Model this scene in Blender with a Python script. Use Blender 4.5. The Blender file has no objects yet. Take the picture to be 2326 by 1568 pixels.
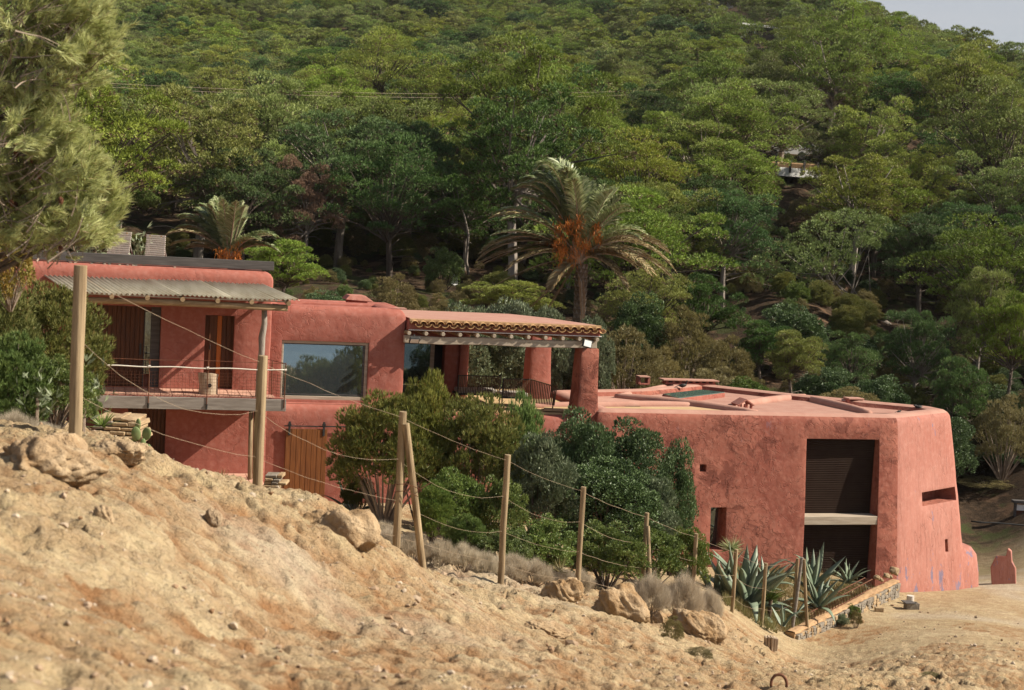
import bpy, bmesh, math, random
import numpy as np
from mathutils import Vector, Matrix
R = math.radians
sc = bpy.context.scene
# ------------------------------------------------------------------ camera
F, CX, CY = 3229.0, 1162.5, 784.0          # photograph measured on a 2325 x 1568 grid
PITCH, ROLL = math.atan((CY-530)/F), R(3.2)
fw = Vector((0, math.cos(PITCH), -math.sin(PITCH)))
up0 = Vector((0, math.sin(PITCH), math.cos(PITCH))); rt0 = Vector((1, 0, 0))
up = up0*math.cos(ROLL) - rt0*math.sin(ROLL)
rt = rt0*math.cos(ROLL) + up0*math.sin(ROLL)
cam = bpy.data.cameras.new('camera'); co = bpy.data.objects.new('camera', cam)
sc.collection.objects.link(co); sc.camera = co
cam.sensor_width = 36; cam.lens = 36*F/2325; cam.clip_end = 20000; cam.clip_start = .1
co.matrix_world = Matrix((( rt.x, up.x, -fw.x, 0), (rt.y, up.y, -fw.y, 0), (rt.z, up.z, -fw.z, 0), (0, 0, 0, 1)))
cam.dof.use_dof = True; cam.dof.focus_distance = 41; cam.dof.aperture_fstop = 3.2
# ------------------------------------------------------------------ light
SUN_EL, SUN_AZ = R(39), R(1)               # sun from the right, a touch on the camera's side
sv = Vector((math.cos(SUN_EL)*math.cos(SUN_AZ), -math.cos(SUN_EL)*math.sin(SUN_AZ), math.sin(SUN_EL)))
sl = bpy.data.lights.new('sun', 'SUN'); sl.energy = 5.0; sl.angle = R(.5); sl.color = (1, .91, .76)
so = bpy.data.objects.new('sun', sl); sc.collection.objects.link(so)
so.rotation_euler = (-sv).to_track_quat('-Z', 'Y').to_euler(); so.location = (60, 0, 60)
w = bpy.data.worlds.new('World'); sc.world = w; w.use_nodes = True
nt = w.node_tree; nt.nodes.clear()
def wn(t, **k):
    n = nt.nodes.new(t)
    for a, b in k.items(): setattr(n, a, b)
    return n
sky = wn('ShaderNodeTexSky', sky_type='NISHITA', sun_disc=False, sun_elevation=SUN_EL, sun_rotation=R(93), air_density=1.0, dust_density=2.0)
bg = wn('ShaderNodeBackground'); bg.inputs['Strength'].default_value = .055
tc = wn('ShaderNodeTexCoord'); mp = wn('ShaderNodeMapping'); mp.inputs['Scale'].default_value = (2, 2, 14); mp.inputs['Rotation'].default_value = (0, R(-6), 0)
nz = wn('ShaderNodeTexNoise'); nz.inputs['Scale'].default_value = 3; nz.inputs['Detail'].default_value = 5
rp = wn('ShaderNodeMapRange'); rp.inputs[1].default_value = .25; rp.inputs[2].default_value = .75; rp.inputs[3].default_value = .62; rp.inputs[4].default_value = .84
mx = wn('ShaderNodeMix', data_type='RGBA'); mx.inputs[7].default_value = (5.6, 5.7, 6.1, 1)   # thin high cloud over the whole sky
wo = wn('ShaderNodeOutputWorld')
L = nt.links.new
L(tc.outputs['Generated'], mp.inputs[0]); L(mp.outputs[0], nz.inputs[0]); L(nz.outputs[0], rp.inputs[0]); sx = wn('ShaderNodeSeparateXYZ'); zr_ = wn('ShaderNodeMapRange'); zr_.inputs[1].default_value = .12; zr_.inputs[2].default_value = .75; zr_.inputs[3].default_value = 1; zr_.inputs[4].default_value = .22
ml = wn('ShaderNodeMath', operation='MULTIPLY'); L(tc.outputs['Generated'], sx.inputs[0]); L(sx.outputs[2], zr_.inputs[0]); L(rp.outputs[0], ml.inputs[0]); L(zr_.outputs[0], ml.inputs[1]); L(ml.outputs[0], mx.inputs[0])
L(sky.outputs[0], mx.inputs[6]); L(mx.outputs[2], bg.inputs[0]); L(bg.outputs[0], wo.inputs[0])
vs = sc.view_settings; vs.view_transform = 'Standard'; vs.look = 'None'; vs.exposure = 0.88; vs.gamma = 1; vs.use_curve_mapping = False
sc.cycles.max_bounces = 6; sc.cycles.diffuse_bounces = 3; sc.cycles.glossy_bounces = 3; sc.cycles.transmission_bounces = 4; sc.cycles.transparent_max_bounces = 8
# ------------------------------------------------------------------ projection helpers: photograph -> place
def ray(u, v):
    d = fw*F + rt*(u-CX) - up*(v-CY); return d/d.y
def at(u, v, D): return ray(u, v)*D
def hitz(u, v, z): d = ray(u, v); return d*(z/d.z)
def proj(P):
    P = np.atleast_2d(np.asarray(P, float)); x = P@np.array(rt); y = P@np.array(up); z = P@np.array(fw)
    return CX+F*x/z, CY-F*y/z
YAW = R(16); BO = Vector((0, 40, 0))
e1 = Vector((math.cos(YAW), math.sin(YAW), 0)); e2 = Vector((-math.sin(YAW), math.cos(YAW), 0))
def hb(u, v, b):                            # pixel on the house plane of depth b -> (along the front, height)
    d = ray(u, v); t = (BO.dot(e2)+b)/d.dot(e2); p = d*t
    return ((p-BO).dot(e1), p.z)
def loc(p): q = Vector(p)-BO; return Vector((q.dot(e1), q.dot(e2), q.z))     # world -> house frame
def wld(a, b, z): return BO + e1*a + e2*b + Vector((0, 0, z))
# ------------------------------------------------------------------ numpy noise
def _h(i, j, s): 
    n = np.sin(i*127.1 + j*311.7 + s*74.7)*43758.5453
    return n-np.floor(n)
def vn(x, y, s=0):
    xi, yi = np.floor(x), np.floor(y); xf, yf = x-xi, y-yi
    a = xf*xf*(3-2*xf); b = yf*yf*(3-2*yf)
    return (_h(xi, yi, s)*(1-a)+_h(xi+1, yi, s)*a)*(1-b)+(_h(xi, yi+1, s)*(1-a)+_h(xi+1, yi+1, s)*a)*b
def fbm(x, y, o=4, s=0, g=.5):
    r, a, t = 0, 1, 0
    for k in range(o):
        r = r+a*vn(x, y, s+k*7); t += a; a *= g; x, y = x*2.03+11.3+y*.11, y*2.03-7.1-x*.09
    return r/t
# ------------------------------------------------------------------ materials
MATS = {}
class NT:
    def __init__(s, name, rough=.8, spec=.3):
        s.m = bpy.data.materials.new(name); s.m.use_nodes = True; s.t = s.m.node_tree; s.p = s.t.nodes['Principled BSDF']
        s.p.inputs['Roughness'].default_value = rough; s.p.inputs['Specular IOR Level'].default_value = spec; MATS[name] = s.m
    def n(s, typ, ins=None, **k):
        n = s.t.nodes.new(typ)
        for a, b in k.items(): setattr(n, a, b)
        for a, b in (ins or {}).items():
            if isinstance(b, bpy.types.NodeSocket): s.t.links.new(b, n.inputs[a])
            else: n.inputs[a].default_value = b
        return n
    def pos(s, scale=(1, 1, 1), obj=True, rot=(0, 0, 0)):
        c = s.n('ShaderNodeTexCoord').outputs['Object'] if obj else s.n('ShaderNodeNewGeometry').outputs['Position']
        return s.n('ShaderNodeMapping', {0: c, 'Scale': scale, 'Rotation': rot}).outputs[0]
    def noise(s, p, sc_, det=5, ro=.55, dist=0): return s.n('ShaderNodeTexNoise', {0: p, 'Scale': sc_, 'Detail': det, 'Roughness': ro, 'Distortion': dist}).outputs[0]
    def rng(s, x, a, b, c=0, d=1): return s.n('ShaderNodeMapRange', {0: x, 1: a, 2: b, 3: c, 4: d}).outputs[0]
    def mix(s, f, a, b): 
        n = s.n('ShaderNodeMix', data_type='RGBA')
        for i, q in ((0, f), (6, a), (7, b)):
            if isinstance(q, bpy.types.NodeSocket): s.t.links.new(q, n.inputs[i])
            else: n.inputs[i].default_value = q if i == 0 else (*q, 1)
        return n.outputs[2]
    def math(s, op, a, b=0):
        n = s.n('ShaderNodeMath', operation=op)
        for i, q in ((0, a), (1, b)):
            if isinstance(q, bpy.types.NodeSocket): s.t.links.new(q, n.inputs[i])
            else: n.inputs[i].default_value = q
        return n.outputs[0]
    def col(s, c): 
        if isinstance(c, bpy.types.NodeSocket): s.t.links.new(c, s.p.inputs['Base Color'])
        else: s.p.inputs['Base Color'].default_value = (*c, 1)
        return s
    def bump(s, h, dist=.02, st=1, prev=None):
        n = s.n('ShaderNodeBump', {'Height': h, 'Distance': dist, 'Strength': st})
        if prev: s.t.links.new(prev, n.inputs['Normal'])
        s.t.links.new(n.outputs[0], s.p.inputs['Normal']); return n.outputs[0]
def simple(name, c1, c2, scale=4, rough=.8, bump=.003, stretch=(1, 1, 1), spec=.3, metal=0):
    m = NT(name, rough, spec); p = m.pos(stretch); n = m.noise(p, scale, 6)
    m.col(m.mix(m.rng(n, .3, .7), c1, c2)); m.bump(m.noise(p, scale*4, 4), bump); m.p.inputs['Metallic'].default_value = metal
    return m
def plaster(name, base, deep, pale, worn=0, blue=0, relief=1.0, vert=0):
    m = NT(name, .85, .2); p = m.pos(); pv = m.pos((1, 1, .28 if vert else 1))
    big = m.noise(p, .55, 4, .5); fine = m.noise(p, 7, 6, .6)
    c = m.mix(m.rng(big, .3, .7), deep, base)
    c = m.mix(m.math('MULTIPLY', m.rng(fine, .45, .8), .5), c, pale)
    # weathered deep patches with crisp edges
    pt = m.noise(p, 1.25, 7, .62, .6); mk = m.math('MULTIPLY', m.rng(pt, .56, .585), .62*worn)
    c = m.mix(mk, c, tuple(x*.62 for x in deep))
    st = m.noise(m.pos((6, 6, .5)), 1.2, 5); c = m.mix(m.math('MULTIPLY', m.rng(st, .5, .8), .28), c, tuple(x*.72 for x in deep))
    if blue:
        bn = m.noise(m.pos((1, 1, .45)), 2.6, 8, .68); zz = m.n('ShaderNodeSeparateXYZ', {0: m.n('ShaderNodeNewGeometry').outputs['Position']}).outputs[2]
        low = m.math('MAXIMUM', m.rng(zz, -9.1, -9.6), m.math('MULTIPLY', m.rng(zz, -5.6, -5.3), .35))
        bm_ = m.math('MULTIPLY', m.rng(m.math('ADD', bn, m.math('MULTIPLY', low, .10)), .672, .69), blue)
        c = m.mix(bm_, c, (.17, .135, .19))
    m.col(c)
    vor = m.n('ShaderNodeTexVoronoi', {0: m.n('ShaderNodeVectorMath', {0: pv, 1: m.n('ShaderNodeTexNoise', {0: pv, 'Scale': 2.2, 'Detail': 5}).outputs[1]}, operation='ADD').outputs[0], 'Scale': 1.7}, feature='DISTANCE_TO_EDGE').outputs[0]
    rough_mask = m.rng(m.noise(p, .5, 4, .6), .42, .62)
    crack = m.math('MULTIPLY', m.rng(vor, 0, .022, 1, 0), m.rng(m.noise(p, .9, 3), .5, .62))
    b = m.bump(m.noise(pv, 1.1, 3), .10*relief, .5)
    b = m.bump(m.noise(pv, 5, 6, .6), .014*relief, .8, b)
    b = m.bump(m.math('MULTIPLY', rough_mask, m.rng(m.noise(pv, 3.4, 7, .66, .5), .5, .55)), .026*relief*(.12+worn), .8, b)
    m.bump(crack, -.02*relief, .8, b)
    return m
RED, DEEP, PALE = (.325, .112, .082), (.25, .075, .054), (.40, .195, .158)
plaster('plaster_red', RED, DEEP, PALE, .15, 0, .8)
plaster('plaster_worn', (.30, .106, .071), (.20, .055, .037), (.39, .18, .13), 1, .25, 1.2)
plaster('plaster_bright', (.36, .160, .124), (.31, .118, .088), (.43, .23, .185), .2, .95, 1.2, 1)  # lighter red; sunlight on the chamfer is part of this colour
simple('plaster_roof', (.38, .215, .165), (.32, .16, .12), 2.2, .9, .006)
simple('sand_floor', (.44, .32, .17), (.38, .25, .13), 3, .95, .004)
simple('wood_post', (.36, .27, .16), (.13, .085, .045), 4, .8, .004, (4, 4, .35))
simple('wood_grey', (.27, .24, .21), (.15, .125, .105), 4, .8, .004, (.4, 4, 4))
simple('wood_pale', (.44, .37, .29), (.29, .23, .17), 4, .8, .004, (.4, 4, 4))
simple('wood_dark', (.115, .04, .014), (.055, .018, .008), 5, .6, .002, (5, 5, .4))
simple('wood_orange', (.21, .078, .022), (.12, .04, .012), 5, .6, .002, (5, 5, .35))
simple('wood_sunlit', (.42, .12, .02), (.30, .08, .014), 5, .6, .002, (5, 5, .35))  # orange door wood with sunlight put into its colour
simple('wood_log', (.36, .26, .15), (.19, .12, .06), 6, .8, .008, (.5, 4, 4))
simple('slat_wood', (.60, .55, .47), (.48, .43, .36), 6, .8, .002, (4, 1, 4))
simple('timber_dark', (.105, .095, .09), (.05, .045, .042), 4, .75, .004, (.4, 4, 6))
simple('corrugated', (.50, .46, .36), (.36, .31, .22), 1.6, .55, .002, (3, .6, 1))
simple('tile_clay', (.52, .32, .15), (.30, .17, .075), 7, .85, .004)
simple('shutter_brown', (.028, .018, .013), (.022, .013, .010), 3, .9, .001, spec=.05)
simple('dark_inside', (.02, .014, .012), (.012, .01, .009), 3, .9, .001)
simple('rust', (.16, .06, .028), (.07, .028, .016), 14, .8, .002)
simple('metal_black', (.03, .03, .03), (.02, .02, .02), 6, .5, .001)
simple('rope_white', (.66, .62, .54), (.52, .47, .4), 30, .8, .001)
simple('wire_grey', (.33, .26, .18), (.22, .15, .10), 10, .5, .0005)
simple('white_paint', (.74, .74, .72), (.62, .62, .6), 3, .6, .001)
simple('bark', (.15, .115, .09), (.065, .048, .038), 5, .9, .03, (1, 1, .3))
simple('bark_pale', (.30, .26, .22), (.15, .12, .10), 5, .9, .02, (1, 1, .3))
simple('twig', (.34, .27, .21), (.15, .105, .075), 9, .9, .003)
simple('palm_trunk', (.20, .14, .09), (.075, .048, .03), 9, .9, .03)
simple('stone_grey', (.27, .235, .19), (.13, .105, .08), 4, .9, .02)
simple('stone_tan', (.38, .28, .165), (.24, .155, .085), 4, .9, .02)
simple('mortar', (.42, .27, .145), (.30, .18, .095), 8, .95, .008)
simple('paving', (.52, .30, .22), (.42, .23, .16), 5, .9, .003)
simple('feather_dark', (.018, .014, .012), (.01, .009, .009), 12, .6, .003)
simple('fruit_orange', (.50, .17, .02), (.36, .10, .012), 9, .6, .002)
simple('rubber', (.012, .012, .012), (.018, .018, .018), 5, .7, .001)
simple('car_silver', (.42, .43, .44), (.38, .39, .40), 1, .3, 0, spec=.6)
simple('car_dark', (.03, .032, .038), (.026, .028, .032), 1, .3, 0, spec=.6)
simple('cane', (.14, .085, .045), (.075, .042, .022), 8, .7, .001)
simple('cushion', (.55, .50, .44), (.45, .41, .36), 5, .9, .002)
simple('cut_wood', (.46, .36, .26), (.24, .17, .11), 5, .8, .01, (3, 3, .6))
def mk_glass(name, c, metal):
    m = NT(name, .03, .8); m.col(c); m.p.inputs['Metallic'].default_value = metal
    m.bump(m.noise(m.pos(), .7, 2), .0015, .5)
mk_glass('glass', (.36, .44, .48), .92); mk_glass('glass_dim', (.16, .19, .19), .85); mk_glass('skylight_glass', (.10, .16, .15), .3)
def foliage(name, a, b, dead=None, var=.35, trans=.25, rough=.55, spec=.25):
    m = NT(name, rough, spec)
    t = m.n('ShaderNodeAttribute', attribute_name='tint').outputs['Fac']
    c = m.mix(t, a, b)
    if dead: c = m.mix(m.rng(t, .93, .96), c, dead)
    o = m.n('ShaderNodeObjectInfo').outputs['Random']
    hs = m.n('ShaderNodeHueSaturation', {'Hue': m.rng(o, 0, 1, .5-.012*var*2, .5+.012*var*2), 'Saturation': m.rng(m.math('FRACT', m.math('MULTIPLY', o, 7.3)), 0, 1, 1-.25*var, 1+.2*var), 'Value': m.rng(m.math('FRACT', m.math('MULTIPLY', o, 13.7)), 0, 1, 1-.45*var, 1+.45*var), 'Color': c}).outputs[0]
    m.col(hs)
    tr = m.n('ShaderNodeBsdfTranslucent', {'Color': hs}); ms = m.n('ShaderNodeMixShader', {0: trans, 1: m.p.outputs[0], 2: tr.outputs[0]})
    m.t.links.new(ms.outputs[0], m.t.nodes['Material Output'].inputs[0])
foliage('leaf_pine', (.115, .16, .032), (.32, .39, .085), (.15, .10, .06), .6, .12)
foliage('leaf_pine_yellow', (.17, .205, .04), (.38, .41, .085), (.18, .12, .07), .4, .12)
foliage('leaf_pine_dark', (.05, .10, .028), (.15, .24, .06), (.11, .08, .05), .5, .1)
foliage('leaf_dead', (0.221, 0.130, 0.085), (0.351, 0.234, 0.156), None, .2)
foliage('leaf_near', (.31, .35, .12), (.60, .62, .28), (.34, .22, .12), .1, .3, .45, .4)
foliage('leaf_juniper', (0.106, 0.125, 0.027), (0.237, 0.231, 0.062), (0.275, 0.150, 0.050), .3)
foliage('leaf_juniper_green', (0.078, 0.137, 0.033), (0.182, 0.247, 0.065), None, .3)
foliage('leaf_grey', (.085, .115, .055), (.22, .25, .15), None, .25, .15, .5, .35)
foliage('leaf_lentisk', (.070, .110, .026), (.17, .22, .055), (.20, .16, .06), .4, .2, .5, .35)
foliage('leaf_deep', (.042, .075, .024), (.115, .17, .062), None, .3, .15, .5, .35)
foliage('leaf_dry', (.38, .31, .22), (.55, .48, .37), None, .2)
foliage('leaf_straw', (.26, .19, .08), (.16, .17, .06), None, .2)
foliage('leaf_brownish', (0.144, 0.120, 0.046), (0.252, 0.210, 0.084), None, .3)
foliage('leaf_orange', (.26, .15, .03), (.22, .20, .05), None, .2)
foliage('frond_green', (.13, .185, .055), (.46, .48, .26), None, .3, .3, .4, .5)
foliage('frond_tan', (.27, .17, .07), (.33, .31, .18), None, .3, .2, .6)
foliage('frond_dead', (.22, .125, .06), (.33, .21, .11), None, .2, .2, .7)
m = NT('agave_leaf', .5, .4); pp = m.pos(); m.col(m.mix(m.rng(m.noise(pp, 1.5, 3), .35, .65), (.095, .13, .088), (.20, .235, .16))); m.bump(m.noise(m.pos((6, 1, 6)), 5, 3), .004)
m = NT('cactus', .6, .3); pp = m.pos(); m.col(m.mix(m.rng(m.noise(pp, 4, 3), .35, .65), (.09, .15, .05), (.19, .22, .09)))
# terrain: tan marl, darker orange in hollows, brown forest floor
m = NT('earth', .95, .1); P_ = m.pos((1, 1, 1), False); zone = m.n('ShaderNodeAttribute', attribute_name='zone').outputs['Fac']; hol = m.n('ShaderNodeAttribute', attribute_name='hollow').outputs['Fac']
n1 = m.noise(P_, .35, 5); n2 = m.noise(P_, 3.2, 7, .62); n3 = m.noise(P_, 22, 5, .6)
c = m.mix(m.rng(n1, .35, .65), (.40, .305, .172), (.465, .365, .225))
c = m.mix(m.rng(n2, .42, .62), m.mix(.6, c, (.29, .19, .105)), c)
c = m.mix(m.math('MULTIPLY', m.rng(n3, .5, .75), .35), c, (.47, .40, .31))
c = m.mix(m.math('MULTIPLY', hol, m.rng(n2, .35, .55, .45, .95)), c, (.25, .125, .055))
pale = m.rng(m.noise(P_, .16, 3), .56, .66); c = m.mix(m.math('MULTIPLY', pale, .45), c, (.46, .405, .335))
fl = m.mix(m.rng(n2, .4, .65), (.036, .024, .015), (.072, .046, .028))  # forest floor brown, darkened to carry the ravine shade
fl = m.mix(m.rng(m.noise(P_, .7, 5), .55, .62), fl, (.12, .072, .044)); fl = m.mix(m.rng(m.noise(P_, .45, 5), .54, .6), fl, (.05, .055, .02))
c = m.mix(zone, c, fl); m.col(c)
b = m.bump(n2, .07, .9); b = m.bump(m.noise(P_, 8, 7, .7), .055, 1, b); b = m.bump(m.rng(m.noise(P_, 14, 5, .6, .5), .46, .54), .018, .8, b); m.bump(m.noise(P_, 45, 4, .6), .014, 1, b)
m = NT('rock', .95, .1); P_ = m.pos((1, 1, 1), False); n2 = m.noise(P_, 3, 7, .6)
c = m.mix(m.rng(n2, .4, .62), (.26, .165, .085), (.40, .295, .185)); c = m.mix(m.rng(m.noise(P_, 1.1, 4), .57, .64, 0, .6), c, (.27, .20, .135))
m.col(c); b = m.bump(n2, .12, .9); m.bump(m.noise(P_, 16, 6, .65), .035, .9, b)
m = NT('pebble', .95, .1); rn = m.n('ShaderNodeAttribute', attribute_name='tint').outputs['Fac']; m.col(m.mix(rn, (.24, .145, .08), (.42, .345, .26)))
m = NT('sea_water', .25, .5); P_ = m.pos((1, 1, 1), False); nn = m.noise(P_, .12, 8, .7); fo = m.math('MULTIPLY', m.rng(m.noise(m.pos((1, 2.2, 1), False), .045, 10, .78, .4), .585, .63), m.rng(m.noise(P_, .008, 3), .42, .55))
m.col(m.mix(fo, m.mix(m.rng(nn, .35, .65), (.035, .075, .105), (.085, .145, .175)), (.62, .66, .68))); m.bump(nn, .8, 1)
# ------------------------------------------------------------------ object helpers
COL = sc.collection
RM = {}
def tag(o, label=None, cat=None, group=None, kind=None):
    if label: o['label'] = label
    if cat: o['category'] = cat
    if group: o['group'] = group
    if kind: o['kind'] = kind
    return o
def thing(name, label, cat, p=(0, 0, 0), rz=0, group=None):
    o = bpy.data.objects.new(name, None); COL.objects.link(o); o.location = p; o.rotation_euler = (0, 0, rz); o.empty_display_size = .3
    RM[o] = Matrix.Translation(p) @ Matrix.Rotation(rz, 4, 'Z'); return tag(o, label, cat, group)
def link(name, me, mat, parent=None):
    if mat and not me.materials: me.materials.append(MATS[mat])
    o = bpy.data.objects.new(name, me); COL.objects.link(o)
    if parent is not None: o.parent = parent; RM[o] = RM.get(parent, Matrix())
    return o
class G:                                     # small mesh collector, in the frame of its parent
    def __init__(s): s.v, s.f = [], []
    def add(s, V, Fc):
        n = len(s.v); s.v += [tuple(x) for x in V]; s.f += [tuple(i+n for i in q) for q in Fc]; return s
    def box(s, x0, x1, y0, y1, z0, z1, M=None):
        V = [Vector((x, y, z)) for z in (z0, z1) for y in (y0, y1) for x in (x0, x1)]
        if M: V = [M@q for q in V]
        return s.add(V, [(0, 2, 3, 1), (4, 5, 7, 6), (0, 1, 5, 4), (2, 6, 7, 3), (0, 4, 6, 2), (1, 3, 7, 5)])
    def tube(s, P, r, n=6, cap=True, M=None):
        P = [Vector(p) for p in P]; r = [r]*len(P) if isinstance(r, (int, float)) else r; V, Fc = [], []
        t0 = (P[1]-P[0]).normalized(); a = t0.orthogonal().normalized()
        for i, p in enumerate(P):
            t = (P[min(i+1, len(P)-1)]-P[max(i-1, 0)]).normalized(); a = (a-t*a.dot(t)).normalized(); b = t.cross(a)
            V += [p+(a*math.cos(k*2*math.pi/n)+b*math.sin(k*2*math.pi/n))*r[i] for k in range(n)]
        for i in range(len(P)-1):
            Fc += [(i*n+k, i*n+(k+1) % n, (i+1)*n+(k+1) % n, (i+1)*n+k) for k in range(n)]
        if cap: Fc += [tuple(range(n-1, -1, -1)), tuple(range((len(P)-1)*n, len(P)*n))]
        if M: V = [M@q for q in V]
        return s.add(V, Fc)
    def prism(s, poly, z0, z1):
        n = len(poly); V = [(x, y, z0) for x, y in poly]+[(x, y, z1) for x, y in poly]
        return s.add(V, [tuple(range(n-1, -1, -1)), tuple(range(n, 2*n))]+[(i, (i+1) % n, n+(i+1) % n, n+i) for i in range(n)])
    def out(s, name, mat, parent=None, bevel=0, smooth=False, seg=2, world=False, jit=0):
        V = s.v
        if world and parent is not None:
            I = RM[parent].inverted(); V = [tuple(I@Vector(q)) for q in V]
        if jit: V = [tuple(c+random.uniform(-jit, jit) for c in q) for q in V]
        me = bpy.data.meshes.new(name); me.from_pydata(V, [], s.f); me.update()
        if bevel or True:
            bm = bmesh.new(); bm.from_mesh(me)
            bmesh.ops.recalc_face_normals(bm, faces=bm.faces)
            if bevel: bmesh.ops.bevel(bm, geom=[e for e in bm.edges if len(e.link_faces) == 2 and e.calc_face_angle(0) > .5], offset=bevel, segments=seg, affect='EDGES', profile=.5)
            bm.to_mesh(me); bm.free()
        if smooth: me.polygons.foreach_set('use_smooth', [True]*len(me.polygons))
        return link(name, me, mat, parent)
def fast(name, V, k, mat, parent=None, tint=None, smooth=False):          # unshared k-gons
    V = np.asarray(V, np.float32); n = len(V)//k
    me = bpy.data.meshes.new(name); me.vertices.add(len(V)); me.vertices.foreach_set('co', V.ravel())
    me.loops.add(n*k); me.loops.foreach_set('vertex_index', np.arange(n*k, dtype=np.int32))
    me.polygons.add(n); me.polygons.foreach_set('loop_start', np.arange(0, n*k, k, dtype=np.int32))
    me.update(calc_edges=True)
    if tint is not None:
        a = me.attributes.new('tint', 'FLOAT', 'POINT'); a.data.foreach_set('value', np.repeat(tint, k).astype(np.float32))
    me.materials.append(MATS[mat]) if mat else None
    return link(name, me, None, parent) if name and parent != 'mesh' else me
def grid_mesh(name, X, Y, Z, mat, attrs=None, smooth=True):
    r, c = X.shape; V = np.stack([X, Y, Z], -1).reshape(-1, 3).astype(np.float32)
    i = np.arange(r*c).reshape(r, c); q = np.stack([i[:-1, :-1], i[:-1, 1:], i[1:, 1:], i[1:, :-1]], -1).reshape(-1, 4).astype(np.int32)
    me = bpy.data.meshes.new(name); me.vertices.add(len(V)); me.vertices.foreach_set('co', V.ravel())
    me.loops.add(q.size); me.loops.foreach_set('vertex_index', q.ravel()); me.polygons.add(len(q)); me.polygons.foreach_set('loop_start', np.arange(0, q.size, 4, dtype=np.int32))
    me.update(calc_edges=True); me.polygons.foreach_set('use_smooth', np.full(len(q), smooth))
    for k, a in (attrs or {}).items():
        at_ = me.attributes.new(k, 'FLOAT', 'POINT'); at_.data.foreach_set('value', a.ravel().astype(np.float32))
    return link(name, me, mat)
def dup(root, p, rz=0, s=1, label=None, group=None, mats=None):
    o = root.copy(); COL.objects.link(o); o.location = p; o.rotation_euler = (0, 0, rz); o.scale = (s, s, s) if isinstance(s, (int, float)) else s
    if label: o['label'] = label
    if group: o['group'] = group
    for ch in CH.get(root, []):
        c = ch.copy(); COL.objects.link(c); c.parent = o
        for g in CH.get(ch, []):
            d = g.copy(); COL.objects.link(d); d.parent = c
    return o
CH = {}
def kids(root): CH[root] = list(root.children); [CH.__setitem__(c, list(c.children)) for c in CH[root]]
def nrm(a): return a/np.maximum(np.linalg.norm(a, axis=-1, keepdims=True), 1e-9)
def needles(P, N, k, Ln, Wd, spread, rng, quad=False):
    n = len(P); P = np.repeat(P, k, 0); N = np.repeat(N, k, 0)
    d = nrm(N+spread*rng.normal(size=P.shape)); s = nrm(np.cross(d, rng.normal(size=P.shape)))
    l = Ln*rng.uniform(.7, 1.25, (len(P), 1)); w_ = Wd*rng.uniform(.7, 1.2, (len(P), 1))
    if quad: V = np.stack([P, P+d*l*.5+s*w_*.5, P+d*l, P+d*l*.5-s*w_*.5], 1)
    else: V = np.stack([P+s*w_*.5, P-s*w_*.5, P+d*l], 1)
    return V.reshape(-1, 3)
def sph(n, rng, lo=-1.0):
    z = rng.uniform(lo, 1, n); a = rng.uniform(0, 2*np.pi, n); r = np.sqrt(1-z*z)
    return np.stack([r*np.cos(a), r*np.sin(a), z], 1)
# ================================================================== TERRAIN
ctl = []                                     # (x/y, ln y, z/y)
def cp(u, v, D): p = at(u, v, D); ctl.append((p.x/p.y, math.log(p.y), p.z/p.y))
def cw(x, y, z): ctl.append((x/y, math.log(y), z/y))
for a in [(0,1568,4.6),(400,1568,5.6),(800,1568,7),(1162,1568,8.5),(1600,1568,12),(2000,1568,17),(2325,1568,22),
  (0,1300,7),(300,1350,7.6),(600,1370,9.5),(900,1420,10.8),(1250,1450,14),(1600,1500,18),(1850,1525,24),(2100,1500,27),(2325,1490,30),
  (0,1020,10.4),(100,1000,11.5),(200,1010,12),(300,1020,12.5),(400,1066,13),(560,1108,13.5),(700,1142,14),(800,1185,14.2),(850,1222,14.4),
  (0,1150,8.6),(300,1180,9.6),(560,1240,10.8),(800,1330,12),
  (165,985,12.9),(0,985,15),(585,1118,16),(898,1275,18.3),(970,1300,18.6),(1135,1318,21),(1240,1345,22),(1050,1330,17.5),(1350,1400,19),(1315,1342,24.8),(1465,1348,29),(1578,1352,32),(1600,1420,26),
  (1670,1390,34),(1737,1426,35),(1800,1430,35.6),(1700,1440,32),(1850,1480,34),(1940,1420,37),(2050,1390,40),(2150,1400,39),(2325,1420,39),(1840,1482,35.1),(1943,1420,38.4),(2036,1368,41.7),(2325,1372,43),(2040,1348,42.6),(2255,1345,44.6),
  (1972,1330,42.8),(1815,1300,42),(1650,1300,41),(1500,1290,39),(1300,1260,37),(1000,1200,35),(870,1180,34),(740,1152,37),(645,1150,37.5),(600,1110,34),(500,1100,33),(420,1100,33),(300,1020,27),(150,960,24),(0,930,26),
  (2325,1250,55),(2325,1200,62),(2240,1180,64),(2200,1000,70),(2100,800,85),(2000,640,98),(1820,400,122),(1500,800,84),(1200,720,78),(700,700,70),(900,655,80),(1650,840,76),(1350,780,76),
  (600,570,95),(300,470,120),(0,420,130),(1162,540,110),(1162,420,150),(1162,320,200),(1162,220,270),(1162,120,360),(1162,20,460),(1162,-150,640),
  (0,320,200),(0,180,300),(0,30,420),(0,-140,600),(1600,320,180),(1600,220,230),(1600,120,290),(1700,20,350),(1880,55,350),(2000,112,330),(2150,168,300),(2325,205,280),
  (2325,320,190),(2325,470,130),(2325,620,100),(2325,820,80),(2325,1020,66),(600,300,200),(600,200,280),(600,60,400),(600,450,130),(1500,450,118),(1500,600,98),(1800,640,92),(2100,480,118)]: cp(*a)
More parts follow.
